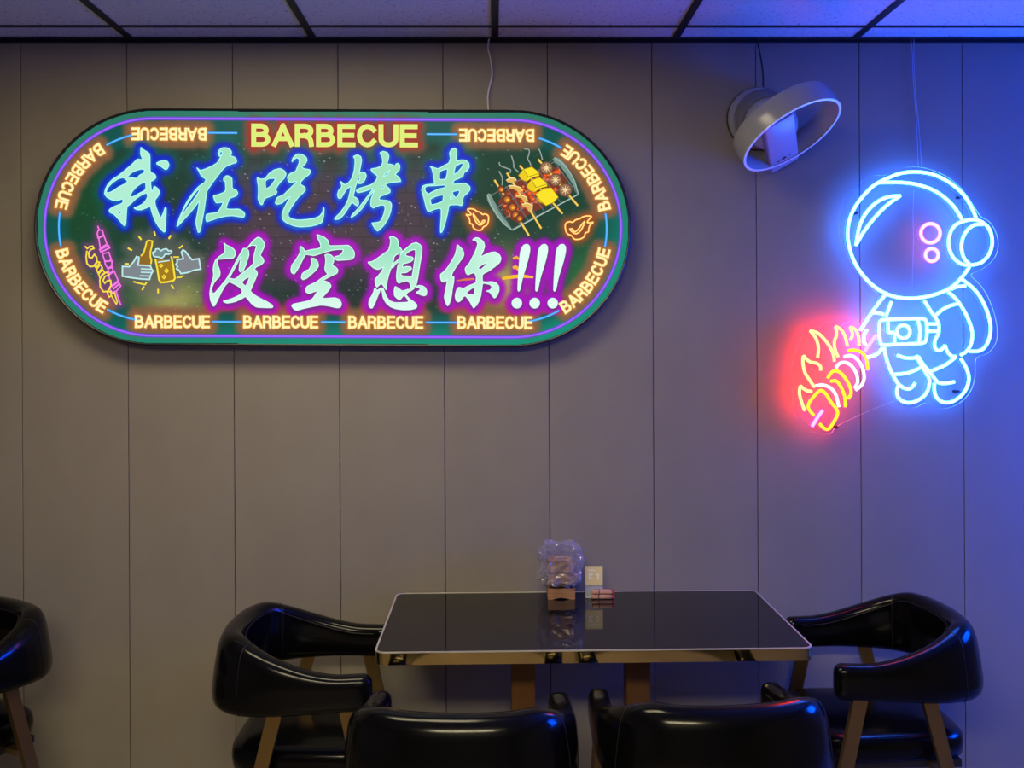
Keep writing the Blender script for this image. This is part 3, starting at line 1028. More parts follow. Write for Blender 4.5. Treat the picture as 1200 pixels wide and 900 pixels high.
mesh('sign_frame', *ring_geo(), M_FRAME, sign, smooth=True, autosmooth=40)
pr = Print()
pr.ribbon([sg(u, v) for u, v in stadium(127.3)], 4.2, (92, 66, 205), True)
pr.ribbon([sg(u, v) for u, v in stadium(127.3)], 2.2, (160, 96, 255), True)
pr.build('purple_line', sign, 'violet line running round the rim')
for t_ in TRACK:
    pr = Print()
    pr.ribbon(t_, 3.0, (20, 120, 215))
    pr.ribbon(t_, 1.6, (95, 190, 255))
    pr.build('blue_line', sign)
for strokes, lab in WORDS:
    pr = Print()
    for s in strokes:
        pr.ribbon(s, 3.7, (250, 190, 75))
    for s in strokes:
        pr.ribbon(s, 2.3, (255, 248, 185))
    pr.build('printed_word', sign, 'cream and orange word BARBECUE ' + lab)
pr = Print()
for s in BIG:
    pr.ribbon(s, 5.8, (240, 232, 120))
for s in BIG:
    pr.ribbon(s, 3.6, (216, 240, 120))
pr.build('printed_word', sign, 'large yellow green word BARBECUE at the top centre')

for row, pl, lab in CHARS:
    pr = Print()
    if row == 'top':
        fill, edge = (lambda p: (158, 226, 190) if p[0] > 215 else (176, 238, 212)), (176, 255, 250)
    else:
        def fill(p):
            t = min(1, max(0, (p[1] - 290) / 75.0))
            t = max(t, min(1, max(0, (p[0] - 500) / 110.0)))
            return (150 + 75 * t, 226 + 27 * t, 192 + 50 * t)
        edge = (215, 255, 245)
    for outer, holes in pl:
        pr.poly(outer, fill, holes)
    for a, (outer, holes) in enumerate(pl):
        for loop in [outer] + holes:
            others = [o for b, (o, h) in enumerate(pl) if b != a]
            n = len(loop)
            run = []
            segs = []
            for i in range(n + 1):
                p = loop[i % n]
                if any(pip(p, o) for o in others):
                    if len(run) > 1:
                        segs.append(run)
                    run = []
                else:
                    run.append(p)
            if len(run) > 1:
                segs.append(run)
            for sgm in segs:
                pr.ribbon(sgm, 1.0, edge)
    pr.build('printed_character', sign, lab)

for key, lab in (('printed_skewers', 'pink and yellow outlined skewers'), ('printed_toast', 'two outlined hands with a yellow bottle and beer glass')):
    pr = Print()
    if key == 'printed_toast':
        pr.poly(z2([(428,458),(492,460),(535,410),(560,365),(582,372),(580,405),(572,445),(690,452),(715,500),(682,580),(600,575),(520,565),(428,550)]), (124, 134, 140))
        pr.poly(z2([(940,395),(1000,385),(980,325),(995,302),(1020,318),(1080,395),(1145,385),(1162,482),(1040,515),(975,525),(928,440)]), (128, 132, 140))
        pr.poly(z2([(735,385),(770,580),(785,608),(905,592),(920,570),(885,402)]), (160, 120, 24))
        pr.poly(z2([(625,345),(655,225),(668,214),(708,220),(690,320),(690,370),(695,445),(575,445),(582,372)]), (142, 104, 34))
        pr.poly(z2([(715,345),(712,325),(735,318),(740,295),(765,292),(790,312),(840,292),(888,310),(890,330),(830,340),(795,382),(745,368)]), (110, 138, 140))
    for c_, w_, p_, cl_ in DRAW[key]:
        pr.ribbon(p_, w_ * 0.8, c_, bool(cl_))
    pr.build(key, sign, lab)
for nm_, loops in FLS:
    pr = Print()
    for p_ in loops:
        pr.ribbon(soften(p_, 0.25), 2.0, (255, 170, 60), True)
    for p_ in loops:
        pr.ribbon(soften(p_, 0.25), 1.1, (255, 240, 150), True)
    pr.build('printed_flame', sign, 'small orange flame drawing ' + ('right of the grill' if nm_ == 'right' else 'left below the grill'))
# neon reflections painted as orange dashes between the last character and the exclamation marks
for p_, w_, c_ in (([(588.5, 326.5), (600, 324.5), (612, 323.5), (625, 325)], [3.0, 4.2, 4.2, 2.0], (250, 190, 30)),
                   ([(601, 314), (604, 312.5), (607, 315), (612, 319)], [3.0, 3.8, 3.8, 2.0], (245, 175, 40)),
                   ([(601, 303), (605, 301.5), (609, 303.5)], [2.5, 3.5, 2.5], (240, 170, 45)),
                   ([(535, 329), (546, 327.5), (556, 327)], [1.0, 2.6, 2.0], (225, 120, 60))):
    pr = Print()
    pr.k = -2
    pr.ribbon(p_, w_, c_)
    pr.build('reflection_dash', sign)

# grill illustration
pr = Print()
GREY, GRL = (120, 150, 140), (170, 195, 185)
pr.poly(z1([(170,520),(250,400),(330,330),(420,290),(520,240),(640,220),(720,270),(750,330),(720,420),(640,470),(560,560),(470,600),(400,640),(330,690),(240,640)]), (120, 52, 34))
for i in range(150):
    t_, s_ = random.random(), random.random()
    bx_ = 200 + 480 * t_ + 95 * s_ * 0.6 + random.uniform(-10, 10)
    by_ = 470 - 245 * t_ + 185 * s_ + random.uniform(-10, 10)
    if by_ > 660 - 0.5 * (bx_ - 250):
        continue
    rr = random.uniform(10, 19)
    c_ = random.choice([(240, 96, 36), (222, 78, 28), (250, 120, 50), (150, 60, 36), (255, 86, 30)])
    a0 = random.random() * 6
    pr.poly(z1([(bx_ + rr * math.cos(a0 + k * math.pi / 3) * random.uniform(0.75, 1.1), by_ + rr * math.sin(a0 + k * math.pi / 3) * random.uniform(0.75, 1.1)) for k in range(6)]), c_)
for i in range(9):
    t_ = i / 8.0
    a_ = (100 + 540 * t_, 455 - 285 * t_)
    b_ = (285 + 555 * t_, 745 - 295 * t_)
    pr.ribbon(z1([a_, b_]), 0.8, (110, 118, 128))
for i in range(4):
    t_ = i / 3.0
    a_ = (110 + 180 * t_, 460 + 285 * t_)
    pr.ribbon(z1([a_, (a_[0] + 550, a_[1] - 290)]), 0.8, (120, 126, 134))
pr.ribbon(z1([(290,755),(850,450)]), 1.3, GRL)
pr.poly(z1([(75,455),(90,443),(110,450),(135,510),(170,580),(215,650),(260,705),(298,760),(275,748),(215,705),(160,640),(110,560),(80,500)]), GREY)
pr.ribbon(z1([(82,462),(110,540),(165,630),(225,702),(285,752)]), 0.9, GRL)
pr.poly(z1([(630,155),(650,137),(690,150),(740,200),(790,280),(830,370),(850,450),(838,440),(800,370),(750,290),(700,220),(650,180)]), GREY)
pr.ribbon(z1([(645,142),(710,185),(770,255),(815,335),(848,445)]), 0.9, GRL)
for p_ in ([(178,255),(205,310),(205,375)], [(180,180),(190,210),(240,230),(275,245),(270,275)], [(283,125),(300,180),(305,225),(340,262)], [(390,68),(430,75),(432,110),(420,150),(440,185),(447,210)], [(513,65),(530,105),(545,160)]):
    cp = [(v.x, v.y) for v in catmull([Vector((a, b, 0)) for a, b in z1(p_)], 5)]
    pr.ribbon(cp, 1.3, (150, 165, 160))
STK = (246, 214, 96)
for a_, b_ in (((140, 330), (432, 800)), ((245, 270), (535, 740)), ((352, 208), (715, 615)), ((508, 155), (845, 548))):
    pr.ribbon(z1([a_, b_]), 2.6, (200, 150, 50))
    pr.ribbon(z1([a_, b_]), 1.6, STK)
for (cx_, cy_, r_) in ((195, 410, 34), (245, 495, 46), (290, 560, 46), (315, 625, 42), (350, 655, 36)):
    pr.disc(z1([(cx_, cy_)])[0], r_ / 7.2, (112, 52, 34), 9)
    pr.disc(z1([(cx_ + 3, cy_ + 2)])[0], r_ * 0.62 / 7.2, (196, 104, 30), 7)
    pr.disc(z1([(cx_ + 6, cy_ + 4)])[0], r_ * 0.30 / 7.2, (245, 184, 60), 6)
for p_ in ([(240,335),(270,312),(310,315),(325,335),(290,355),(250,350)], [(258,380),(310,378),(360,395),(375,420),(345,440),(320,410),(270,405)], [(320,460),(370,458),(410,475),(418,510),(390,515),(370,485),(325,475)], [(370,535),(420,525),(460,545),(455,590),(425,595),(415,560),(375,552)]):
    pr.poly(z1(p_), (226, 180, 88))
    pr.ribbon(z1(p_[:4]), 1.1, (255, 236, 170))
for cx_, cy_ in ((428, 280), (495, 370), (580, 470)):
    dx, dy = cx_ - 428, cy_ - 280
    q_ = lambda L_: z1([(x + dx, y + dy) for x, y in L_])
    pr.poly(q_([(342,292),(385,240),(455,218),(515,265),(520,295),(460,310),(410,345),(370,330)]), (250, 226, 30))
    pr.poly(q_([(342,292),(370,330),(410,345),(425,305),(390,260)]), (236, 204, 10))
    pr.ribbon(q_([(342,292),(385,240),(455,218),(515,265),(520,295),(460,310),(410,345),(370,330)]), 0.7, (150, 120, 0), True)
    pr.ribbon(q_([(388,245),(425,305),(515,275)]), 0.7, (150, 120, 0))
pr.poly(z1([(485,450),(560,400),(620,395),(680,475),(640,520),(575,548),(530,510)]), (250, 226, 30))
pr.ribbon(z1([(485,450),(560,400),(620,395),(680,475),(640,520),(575,548),(530,510)]), 0.7, (150, 120, 0), True)
for cx_, cy_, r_ in ((578, 230, 56), (655, 330, 54), (738, 415, 58)):
    c0 = z1([(cx_, cy_)])[0]
    pr.disc(c0, r_ / 7.2, (104, 70, 52), 18)
    pr.disc(c0, r_ * 0.85 / 7.2, (150, 108, 78), 18)
    for k in range(4):
        a_ = k * math.pi / 4
        pr.ribbon([(c0[0] - 5.4 * math.cos(a_), c0[1] - 5.4 * math.sin(a_)), (c0[0], c0[1]), (c0[0] + 5.4 * math.cos(a_), c0[1] + 5.4 * math.sin(a_))], [0.3, 1.7, 0.3], (246, 218, 160))
pr.build('printed_grill', sign, 'coloured drawing of a grill rack with four skewers')

# cable of the sign
tube('power_cable', catmull([Wp(x, y, -0.012) for x, y in ((573.5, 44), (571.6, 55), (574, 66), (576.6, 82), (576, 92), (573, 104), (571.6, 116), (572.6, 130))], 5), 0.0026, M_CABLEW, sign, 8)['label'] = 'thin white cable'

# ------------------------------------------------------------------ neon astronaut sign
NY = -0.056
neon = empty('neon_astronaut_sign', Wp(1075, 350, 0.0))
tag(neon, 'blue neon astronaut holding a flaming red skewer, mounted on clear acrylic', 'neon sign')
ZA = lambda p: zz(960, 180, 5.0, p)
ZB = lambda p: zz(1000, 335, 6.0, p)
ZF = lambda p: zz(920, 365, 5.625, p)


def ring_pts(cx, cy, r, n=16):
    return [(cx + r * math.cos(2 * math.pi * i / n), cy + r * math.sin(2 * math.pi * i / n)) for i in range(n)]


BL, RD, PK, YW, WH, SK = 'blue', 'red', 'pink', 'yellow', 'white', 'stick'
NE = [
    (BL, 'helmet_tube', ZA([(920,380),(900,330),(860,260),(810,205),(740,155),(660,120),(570,107),(480,115),(400,145),(330,180),(270,235),(215,305),(180,380),(167,460),(175,540),(200,620),(240,690),(300,760),(370,810),(450,840),(540,848),(630,838),(710,815),(780,780),(840,720),(880,665)]), 0),
    (BL, 'visor_tube', ZA([(345,170),(430,168),(520,172),(600,188),(680,220),(750,270),(800,325),(838,388)]), 0),
    (BL, 'visor_glint_tube', ZA([(475,247),(400,255),(330,290),(270,355),(235,430),(215,538)]), 0),
    (BL, 'visor_glint_tube', ZA([(215,538),(260,460),(330,370),(400,300),(475,247)]), 0),
    (BL, 'earpiece_tube', ZA([(845,397),(900,386),(960,404),(1000,450),(1014,520),(995,590),(950,638),(890,652),(830,645),(780,600),(758,530),(770,460),(800,418)]), 1),
    (BL, 'earpiece_tube', ZA([(962,414),(910,418),(867,450),(840,500),(834,560),(850,615),(878,645)]), 0),
    (PK, 'eye_tube', ring_pts(1090.4, 273.3, 11.2), 1),
    (PK, 'mouth_tube', ring_pts(1092.0, 298.7, 7.4), 1),
    (BL, 'arm_tube', ZB([(225,62),(175,125),(125,195),(80,265),(50,312)]), 0),
    (BL, 'hand_tube', ZB([(95,308),(76,345),(74,385),(86,415)]), 0),
    (BL, 'arm_tube', ZB([(95,502),(140,492),(178,470),(204,435)]), 0),
    (BL, 'cuff_tube', ZB([(132,190),(175,190),(215,202)]), 0),
    (BL, 'strap_tube', ZB([(268,110),(248,165),(230,214)]), 0),
    (BL, 'chest_box_tube', ZB([(185,262),(205,240),(300,234),(400,231),(485,231),(512,250),(517,320),(511,380),(488,402),(400,408),(300,411),(212,415),(190,395),(182,330)]), 1),
    (BL, 'dial_tube', ring_pts(1000 + 352 / 6.0, 335 + 322 / 6.0, 46 / 6.0), 1),
    (BL, 'panel_tube', ZB([(245,242),(245,284),(245,325)]), 0), (BL, 'panel_tube', ZB([(245,327),(268,328),(288,330)]), 0), (BL, 'panel_tube', ZB([(290,332),(290,370),(290,405)]), 0),
    (BL, 'panel_tube', ZB([(455,238),(468,300),(468,350),(460,400)]), 0),
    (BL, 'belt_tube', ZB([(522,268),(555,268),(592,268)]), 0), (BL, 'belt_tube', ZB([(524,318),(560,318),(596,318)]), 0),
    (BL, 'torso_tube', ZB([(500,105),(540,170),(575,220),(600,270),(600,330),(580,370),(570,410),(580,445),(605,455),(628,440),(645,418)]), 0),
    (BL, 'hand_tube', ZB([(645,418),(660,460),(690,492),(722,498)]), 0),
    (BL, 'arm_tube', [(1111, 342)] + ZB([(720,90),(770,160),(810,240),(835,320),(830,400),(800,455),(755,488)]), 0),
    (BL, 'cuff_tube', ZB([(582,205),(630,165),(690,137),(742,124)]), 0),
    (BL, 'backpack_tube', [(1127, 327)] + ZB([(830,5),(880,60),(920,130),(950,210),(965,290),(955,370),(925,430),(880,458),(815,460)]), 0),
    (BL, 'shoulder_tube', [(1114, 339), (1122, 336), (1131.5, 335)], 0),
    (BL, 'leg_tube', ZB([(215,430),(225,480),(245,550),(270,610),(310,680),(350,715),(390,725),(415,710),(435,682)]), 0),
    (BL, 'boot_tube', ZB([(318,695),(306,740),(320,790),(370,820),(430,815),(490,780),(525,730),(535,660),(510,610),(478,560),(450,505)]), 0),
    (BL, 'hip_tube', ZB([(310,487),(360,505),(420,508),(455,494)]), 0),
    (BL, 'leg_tube', ZB([(458,496),(490,550),(540,610),(570,650),(600,680),(650,685),(710,675)]), 0),
    (BL, 'knee_tube', ZB([(290,622),(370,615),(430,595),(478,572)]), 0),
    (BL, 'knee_tube', ZB([(720,500),(690,525),(640,560),(548,600)]), 0),
    (BL, 'boot_tube', ZB([(755,510),(790,570),(812,640),(800,710),(760,770),(700,812),(640,820),(590,790),(570,740),(570,682)]), 0),
    (RD, 'flame_tube', ZF([(215,305),(220,240),(205,180),(165,125)]), 0), (RD, 'flame_tube', ZF([(165,125),(220,145),(265,190),(300,240),(320,290),(325,330)]), 0),
    (RD, 'flame_tube', ZF([(350,300),(330,250),(325,200),(340,150),(332,98)]), 0), (RD, 'flame_tube', ZF([(332,98),(370,120),(395,165),(412,230)]), 0),
    (RD, 'flame_tube', ZF([(430,190),(445,150),(428,102)]), 0), (RD, 'flame_tube', ZF([(428,102),(465,120),(485,170),(488,228)]), 0),
    (RD, 'flame_tube', ZF([(235,390),(232,360),(205,340),(160,330),(120,290)]), 0), (RD, 'flame_tube', ZF([(120,290),(118,340),(130,400),(160,450),(195,500)]), 0),
    (RD, 'flame_tube', ZF([(178,527),(140,520),(100,490)]), 0), (RD, 'flame_tube', ZF([(100,490),(95,540),(110,600),(130,655)]), 0),
    (YW, 'skewer_piece_tube', ZF([(415,258),(460,255),(505,270),(535,310),(545,385)]), 0),
    (WH, 'skewer_piece_tube', ZF([(388,300),(430,290),(470,310),(500,350),(518,400),(520,450),(500,490),(465,518)]), 0),
    (WH, 'skewer_piece_tube', ZF([(335,372),(360,342),(400,336),(440,360),(470,410),(478,465),(458,505)]), 0),
    (YW, 'skewer_piece_tube', ZF([(280,440),(312,397),(350,395),(390,430),(425,490),(435,540),(415,575)]), 0),
    (YW, 'skewer_piece_tube', ZF([(300,460),(340,460),(375,510),(395,570),(397,630)]), 0),
    (WH, 'skewer_piece_tube', ZF([(202,490),(250,485),(300,505),(335,550),(355,630)]), 0),
    (YW, 'skewer_tip_tube', ZF([(190,685),(155,640),(160,600),(195,555),(235,520),(270,545),(305,600),(340,645),(345,680),(320,730),(290,772),(260,772),(228,740)]), 0),
    (SK, 'skewer_stick_tube', ZF([(248,652),(210,705),(178,758)]), 0), (SK, 'skewer_stick_tube', ZF([(600,155),(565,205),(525,260)]), 0),
]
NMAT = {BL: emat('blue_neon', BLUE), RD: emat('red_neon', RED), PK: emat('pink_neon', PINK), YW: emat('yellow_neon', YELL), WH: emat('white_neon', WHITE), SK: emat('violet_neon', STICK)}
for _m in NMAT.values():
    _m.cycles.emission_sampling = 'FRONT'
TR = 0.0052


for n_, (kind, nm, pts, closed) in enumerate(NE):
    path = catmull([Wp(x, y, NY - 0.0004 * (n_ % 3)) for x, y in pts], 4, bool(closed))
    t_ = tube(nm, path, TR, NMAT[kind], neon, 8, bool(closed))

# clear acrylic back plate cut round the figure, with visible edge
PLATE = [(1040,205),(1062,196),(1085,197),(1108,206),(1128,222),(1143,244),(1150,254),(1162,262),(1170,282),(1166,302),(1150,316),(1138,322),(1150,335),(1160,352),(1168,378),(1168,400),(1158,414),(1144,420),(1143,440),(1138,458),(1124,473),(1106,479),(1092,476),(1085,472),(1072,478),(1058,476),(1048,470),(985,497),(974,508),(962,508),(948,504),(940,492),(930,478),(930,455),(928,432),(932,415),(940,395),(943,382),(955,386),(972,377),(985,382),(994,377),(1004,386),(1010,376),(1024,352),(1028,345),(1010,326),(996,306),(986,280),(986,255),(993,232),(1008,214),(1022,206)]
PP = [(v.x, v.y) for v in catmull([Vector((x, y, 0)) for x, y in PLATE], 3, True)]
pv, pf = triangulate(PP, [])
PY0, PY1 = NY + 0.0125, NY + 0.0165
mesh('acrylic_plate', [Wp(x, y, PY0) for x, y in pv], pf, M_ACRYL, neon)
ev, ef = [], []
n = len(PP)
for x, y in PP:
    a_ = Wp(x, y, PY0)
    ev += [a_, Vector((a_.x, PY1, a_.z))]
for i in range(n):
    j = (i + 1) % n
    ef.append((2 * i, 2 * j, 2 * j + 1, 2 * i + 1))
mesh('acrylic_edge', ev, ef, M_EDGE, neon)
for x, y in ((1125, 231), (1002, 250), (1121, 459), (978, 500)):
    c_ = Wp(x, y, -0.02)
    V, Fc = frame_lathe([(0.0, -0.026), (0.004, -0.025), (0.005, -0.022), (0.005, 0.02), (0.0, 0.02)], c_, (0, 1, 0), (1, 0, 0), 12, False)
    mesh('standoff_screw', V, Fc, M_DARK, neon, smooth=True, autosmooth=40)
for pts in (((1067, 44), (1069, 62), (1070, 90), (1073, 130), (1075, 165), (1076, 196)), ((1071, 44), (1071, 70), (1073, 110), (1077, 150), (1080, 197))):
    tube('power_cable', catmull([Wp(x, y, -0.01) for x, y in pts], 4), 0.0011, mat('clear_wire', (0.35, 0.45, 0.6), 0.3), neon, 6)
tube('power_cable', catmull([Wp(x, y, -0.01) for x, y in ((1071, 222), (1070, 250), (1070.5, 280), (1069, 335))], 4), 0.0009, MATS['clear_wire'], neon, 6)

# blue neon wave sign on the side wall at right (out of the picture; the blue wash on wall, ceiling and chairs comes from it)
wave = empty('neon_wave_sign', (XR, -0.55, 1.20))
tag(wave, 'blue neon sign of five wavy lines on the right side wall', 'neon sign')
M_WAVE = emat('blue_wave_neon', WAVE)
for i in range(5):
    path = [Vector((XR - 0.035, -0.55 + 0.8 * (t_ / 24.0 - 0.5), 1.20 + 0.16 * i + 0.035 * math.sin(t_ * 0.75))) for t_ in range(25)]
    tube('wave_tube', path, 0.012, M_WAVE, wave, 8)
box('back_panel', XR - 0.012, XR - 0.001, -1.01, -0.09, 1.09, 1.95, M_DARK, wave, 0.003)

# ------------------------------------------------------------------ bladeless wall fan
fan_c = Wp(928, 159, -0.215)
fan = empty('bladeless_wall_fan', Wp(887, 138, 0.0))
tag(fan, 'white ring-shaped bladeless fan tilted down on the wall between the two signs', 'fan')
A = Vector((0.40, -0.36, -0.843)).normalized()
U = Vector((0.91, 0.0, 0.415))
U = (U - A * U.dot(A)).normalized()
Vd = A.cross(U).normalized()
if Vd.z > 0:
    Vd = -Vd
# ring duct: hollow band with airfoil lip
V, Fc = frame_lathe([(0.163, 0.0), (0.166, 0.002), (0.169, 0.0), (0.171, -0.03), (0.170, -0.066), (0.166, -0.072), (0.158, -0.070), (0.152, -0.055), (0.154, -0.03), (0.160, -0.008)], fan_c, A, U, 72)
ringo = mesh('fan_ring', V, Fc, M_PLASTIC, fan, smooth=True, autosmooth=50)
V, Fc = frame_lathe([(0.1615, 0.0005), (0.1615, 0.0028), (0.1695, 0.0028), (0.1695, 0.0005)], fan_c, A, U, 72)
mesh('rim', V, Fc, mat('bright_rim_plastic', (0.85, 0.87, 0.9), 0.18), fan, smooth=True, autosmooth=50)


def obox(name, c, eu, ev_, ea, m, parent, bevel=0.004, axes=None):
    """oriented box in the fan's frame"""
    V, Fc = boxv(-eu, eu, -ev_, ev_, -ea, ea)
    o = mesh(name, V, Fc, m, None, local=True)
    bm = bmesh.new()
    bm.from_mesh(o.data)
    bmesh.ops.bevel(bm, geom=list(bm.edges), offset=bevel, segments=3, profile=0.5, affect='EDGES')
    mt = Matrix(axes or (U, Vd, A)).transposed().to_4x4()
    mt.translation = Vector(c) - org(parent)
    bm.transform(mt)
    bm.to_mesh(o.data)
    bm.free()
    bmx = bmesh.new()
    bmx.from_mesh(o.data)
    bmesh.ops.recalc_face_normals(bmx, faces=bmx.faces)
    bmx.to_mesh(o.data)
    bmx.free()
    o.data.polygons.foreach_set('use_smooth', [True] * len(o.data.polygons))
    o.data.set_sharp_from_angle(angle=R(50))
    o.parent = parent
    return o


CV = (Vd + U * 0.20).normalized()
CU = (U - CV * U.dot(CV)).normalized()
col_c = fan_c + U * (-0.034) + CV * 0.040 + A * (-0.020)
colm = obox('control_column', col_c, 0.052, 0.172, 0.019, M_PLASTIC, fan, 0.008, (CU, CV, A))
face = col_c + A * 0.0192
for du, dv, r_ in ((-0.022, 0.100, 0.0034), (-0.001, 0.098, 0.0068), (0.020, 0.096, 0.0034)):
    V, Fc = frame_lathe([(0.0, 0.001), (r_, 0.001), (r_, -0.004), (0.0, -0.004)], face + CU * du + CV * dv, A, U, 16, False)
    mesh('sensor_eye', V, Fc, M_DARK, colm)
V, Fc = frame_lathe([(0.0080, 0.001), (0.0092, 0.001), (0.0092, -0.001), (0.0080, -0.001)], face + CU * (-0.001) + CV * 0.098, A, U, 24)
mesh('sensor_ring', V, Fc, M_GREYPL, colm)
smile = [face + CU * (-0.001 + 0.011 * math.sin(R(a))) + CV * (0.112 + 0.020 * math.cos(R(a))) for a in range(-60, 61, 15)]
tube('smile_mark', smile, 0.0011, M_DARK, colm, 6)
# wall mount
V, Fc = frame_lathe([(0.0, 0.0), (0.102, 0.0), (0.104, 0.006), (0.104, 0.022), (0.098, 0.034), (0.0, 0.036)], Wp(888, 140, 0.0), (0, -1, 0), (1, 0, 0), 48, False)
mesh('mount_plate', V, Fc, M_PLASTIC, fan, smooth=True, autosmooth=40)
V, Fc = frame_lathe([(0.1045, 0.003), (0.1065, 0.003), (0.1065, 0.012), (0.1045, 0.012)], Wp(888, 140, 0.0), (0, -1, 0), (1, 0, 0), 48)
mesh('mount_gasket', V, Fc, M_DARK, fan, smooth=True, autosmooth=40)
nk0 = Wp(889, 139, 0.0) + Vector((0, -0.03, 0))
nk1 = fan_c - A * 0.05 + U * (-0.03)
nax = (nk1 - nk0)
nl = nax.length
V, Fc = frame_lathe([(0.0, 0.0), (0.090, 0.0), (0.093, 0.01), (0.094, nl * 0.45), (0.088, nl * 0.55), (0.0, nl * 0.56)], nk0, nax, (1, 0, 0), 40, False)
mesh('swivel_housing', V, Fc, M_GREYPL, fan, smooth=True, autosmooth=40)
V, Fc = frame_lathe([(0.0, 0.0), (0.08, 0.0), (0.083, nl * 0.2), (0.078, nl * 0.38), (0.055, nl * 0.47), (0.0, nl * 0.50)], nk0 + nax * 0.5, nax, (1, 0, 0), 40, False)
mesh('motor_dome', V, Fc, M_PLASTIC, fan, smooth=True, autosmooth=60)
tube('power_cable', catmull([Wp(x, y, -0.02) for x, y in ((887.5, 44), (889, 56), (892, 70), (894, 86), (894.5, 104))], 5), 0.003, M_CABLEB, fan, 8)

# ------------------------------------------------------------------ dining table
fl, fr = Wz(438.5, 764.5, 0.75), Wz(955, 760, 0.75)
TX0, TX1 = fl.x, fr.x
TY0 = (fl.y + fr.y) / 2
TY1 = -0.018
TZ = 0.75
tab = empty('dining_table', ((TX0 + TX1) / 2, (TY0 + TY1) / 2, 0))
tag(tab, 'glossy black rectangular dining table with brass edge against the wall', 'table')


def rrect(x0, x1, y0, y1, r, n=6):
    out = []
    for cx, cy, a0 in ((x1 - r, y1 - r, 0), (x0 + r, y1 - r, 90), (x0 + r, y0 + r, 180), (x1 - r, y0 + r, 270)):
        for i in range(n + 1):
            a = R(a0 + 90 * i / n)
            out.append((cx + r * math.cos(a), cy + r * math.sin(a)))
    return out


def loft(rings, cap=True):
    V, Fc = [], []
    n = len(rings[0])
    for rg in rings:
        V += rg
    for j in range(len(rings) - 1):
        for i in range(n):
            k = (i + 1) % n
            Fc.append((j * n + i, j * n + k, (j + 1) * n + k, (j + 1) * n + i))
    if cap:
        Fc.append(tuple(range(n - 1, -1, -1)))
        Fc.append(tuple((len(rings) - 1) * n + i for i in range(n)))
    return V, Fc


def slab(x0, x1, y0, y1, r, z0, z1, inset_top=0.0):
    a = [(x, y, z0) for x, y in rrect(x0, x1, y0, y1, r)]
    b = [(x, y, z1) for x, y in rrect(x0 + inset_top, x1 - inset_top, y0 + inset_top, y1 - inset_top, max(r - inset_top, 0.002))]
    return loft([a, b])


mesh('tabletop', *slab(TX0 + .004, TX1 - .004, TY0 + .004, TY1 - .004, 0.026, TZ - 0.03, TZ), M_TABLE, tab)
# brass band round the edge (open ring) and pale lip on top of it


def band(x0, x1, y0, y1, r, t, z0, z1):
    o1, i1 = rrect(x0, x1, y0, y1, r), rrect(x0 + t, x1 - t, y0 + t, y1 - t, r - t)
    rings = [[(x, y, z0) for x, y in o1], [(x, y, z1) for x, y in o1], [(x, y, z1) for x, y in i1], [(x, y, z0) for x, y in i1]]
    V, Fc = loft(rings, cap=False)
    n = len(o1)
    for i in range(n):
        k = (i + 1) % n
        Fc.append((3 * n + i, 3 * n + k, k, i))
    return V, Fc


mesh('edge_band', *band(TX0, TX1, TY0, TY1, 0.03, 0.004, TZ - 0.034, TZ - 0.002), M_BRASS, tab, smooth=True, autosmooth=35)
mesh('edge_lip', *band(TX0 - 0.0005, TX1 + 0.0005, TY0 - 0.0005, TY1 + 0.0005, 0.0305, 0.0048, TZ - 0.002, TZ + 0.0012), M_RIM, tab)
ymid = (TY0 + TY1) / 2
for px0, px1 in ((599, 627.5), (734, 762.5)):
    d_ = ymid
    xa_, xb_ = Wp(px0, 800, d_ - 0.035).x, Wp(px1, 800, d_ - 0.035).x
    p_ = box('post', xa_, xb_, d_ - 0.035, d_ + 0.035, 0.012, TZ - 0.03, M_POST, tab, bevel=0.004)
    xm = (xa_ + xb_) / 2
    box('mounting_plate', xm - 0.09, xm + 0.09, d_ - 0.12, d_ + 0.12, TZ - 0.036, TZ - 0.03, M_DARK, tab)
    mesh('base_plate', *slab(xm - 0.16, xm + 0.16, d_ - 0.25, d_ + 0.25, 0.02, 0.0, 0.012), M_POST, tab)


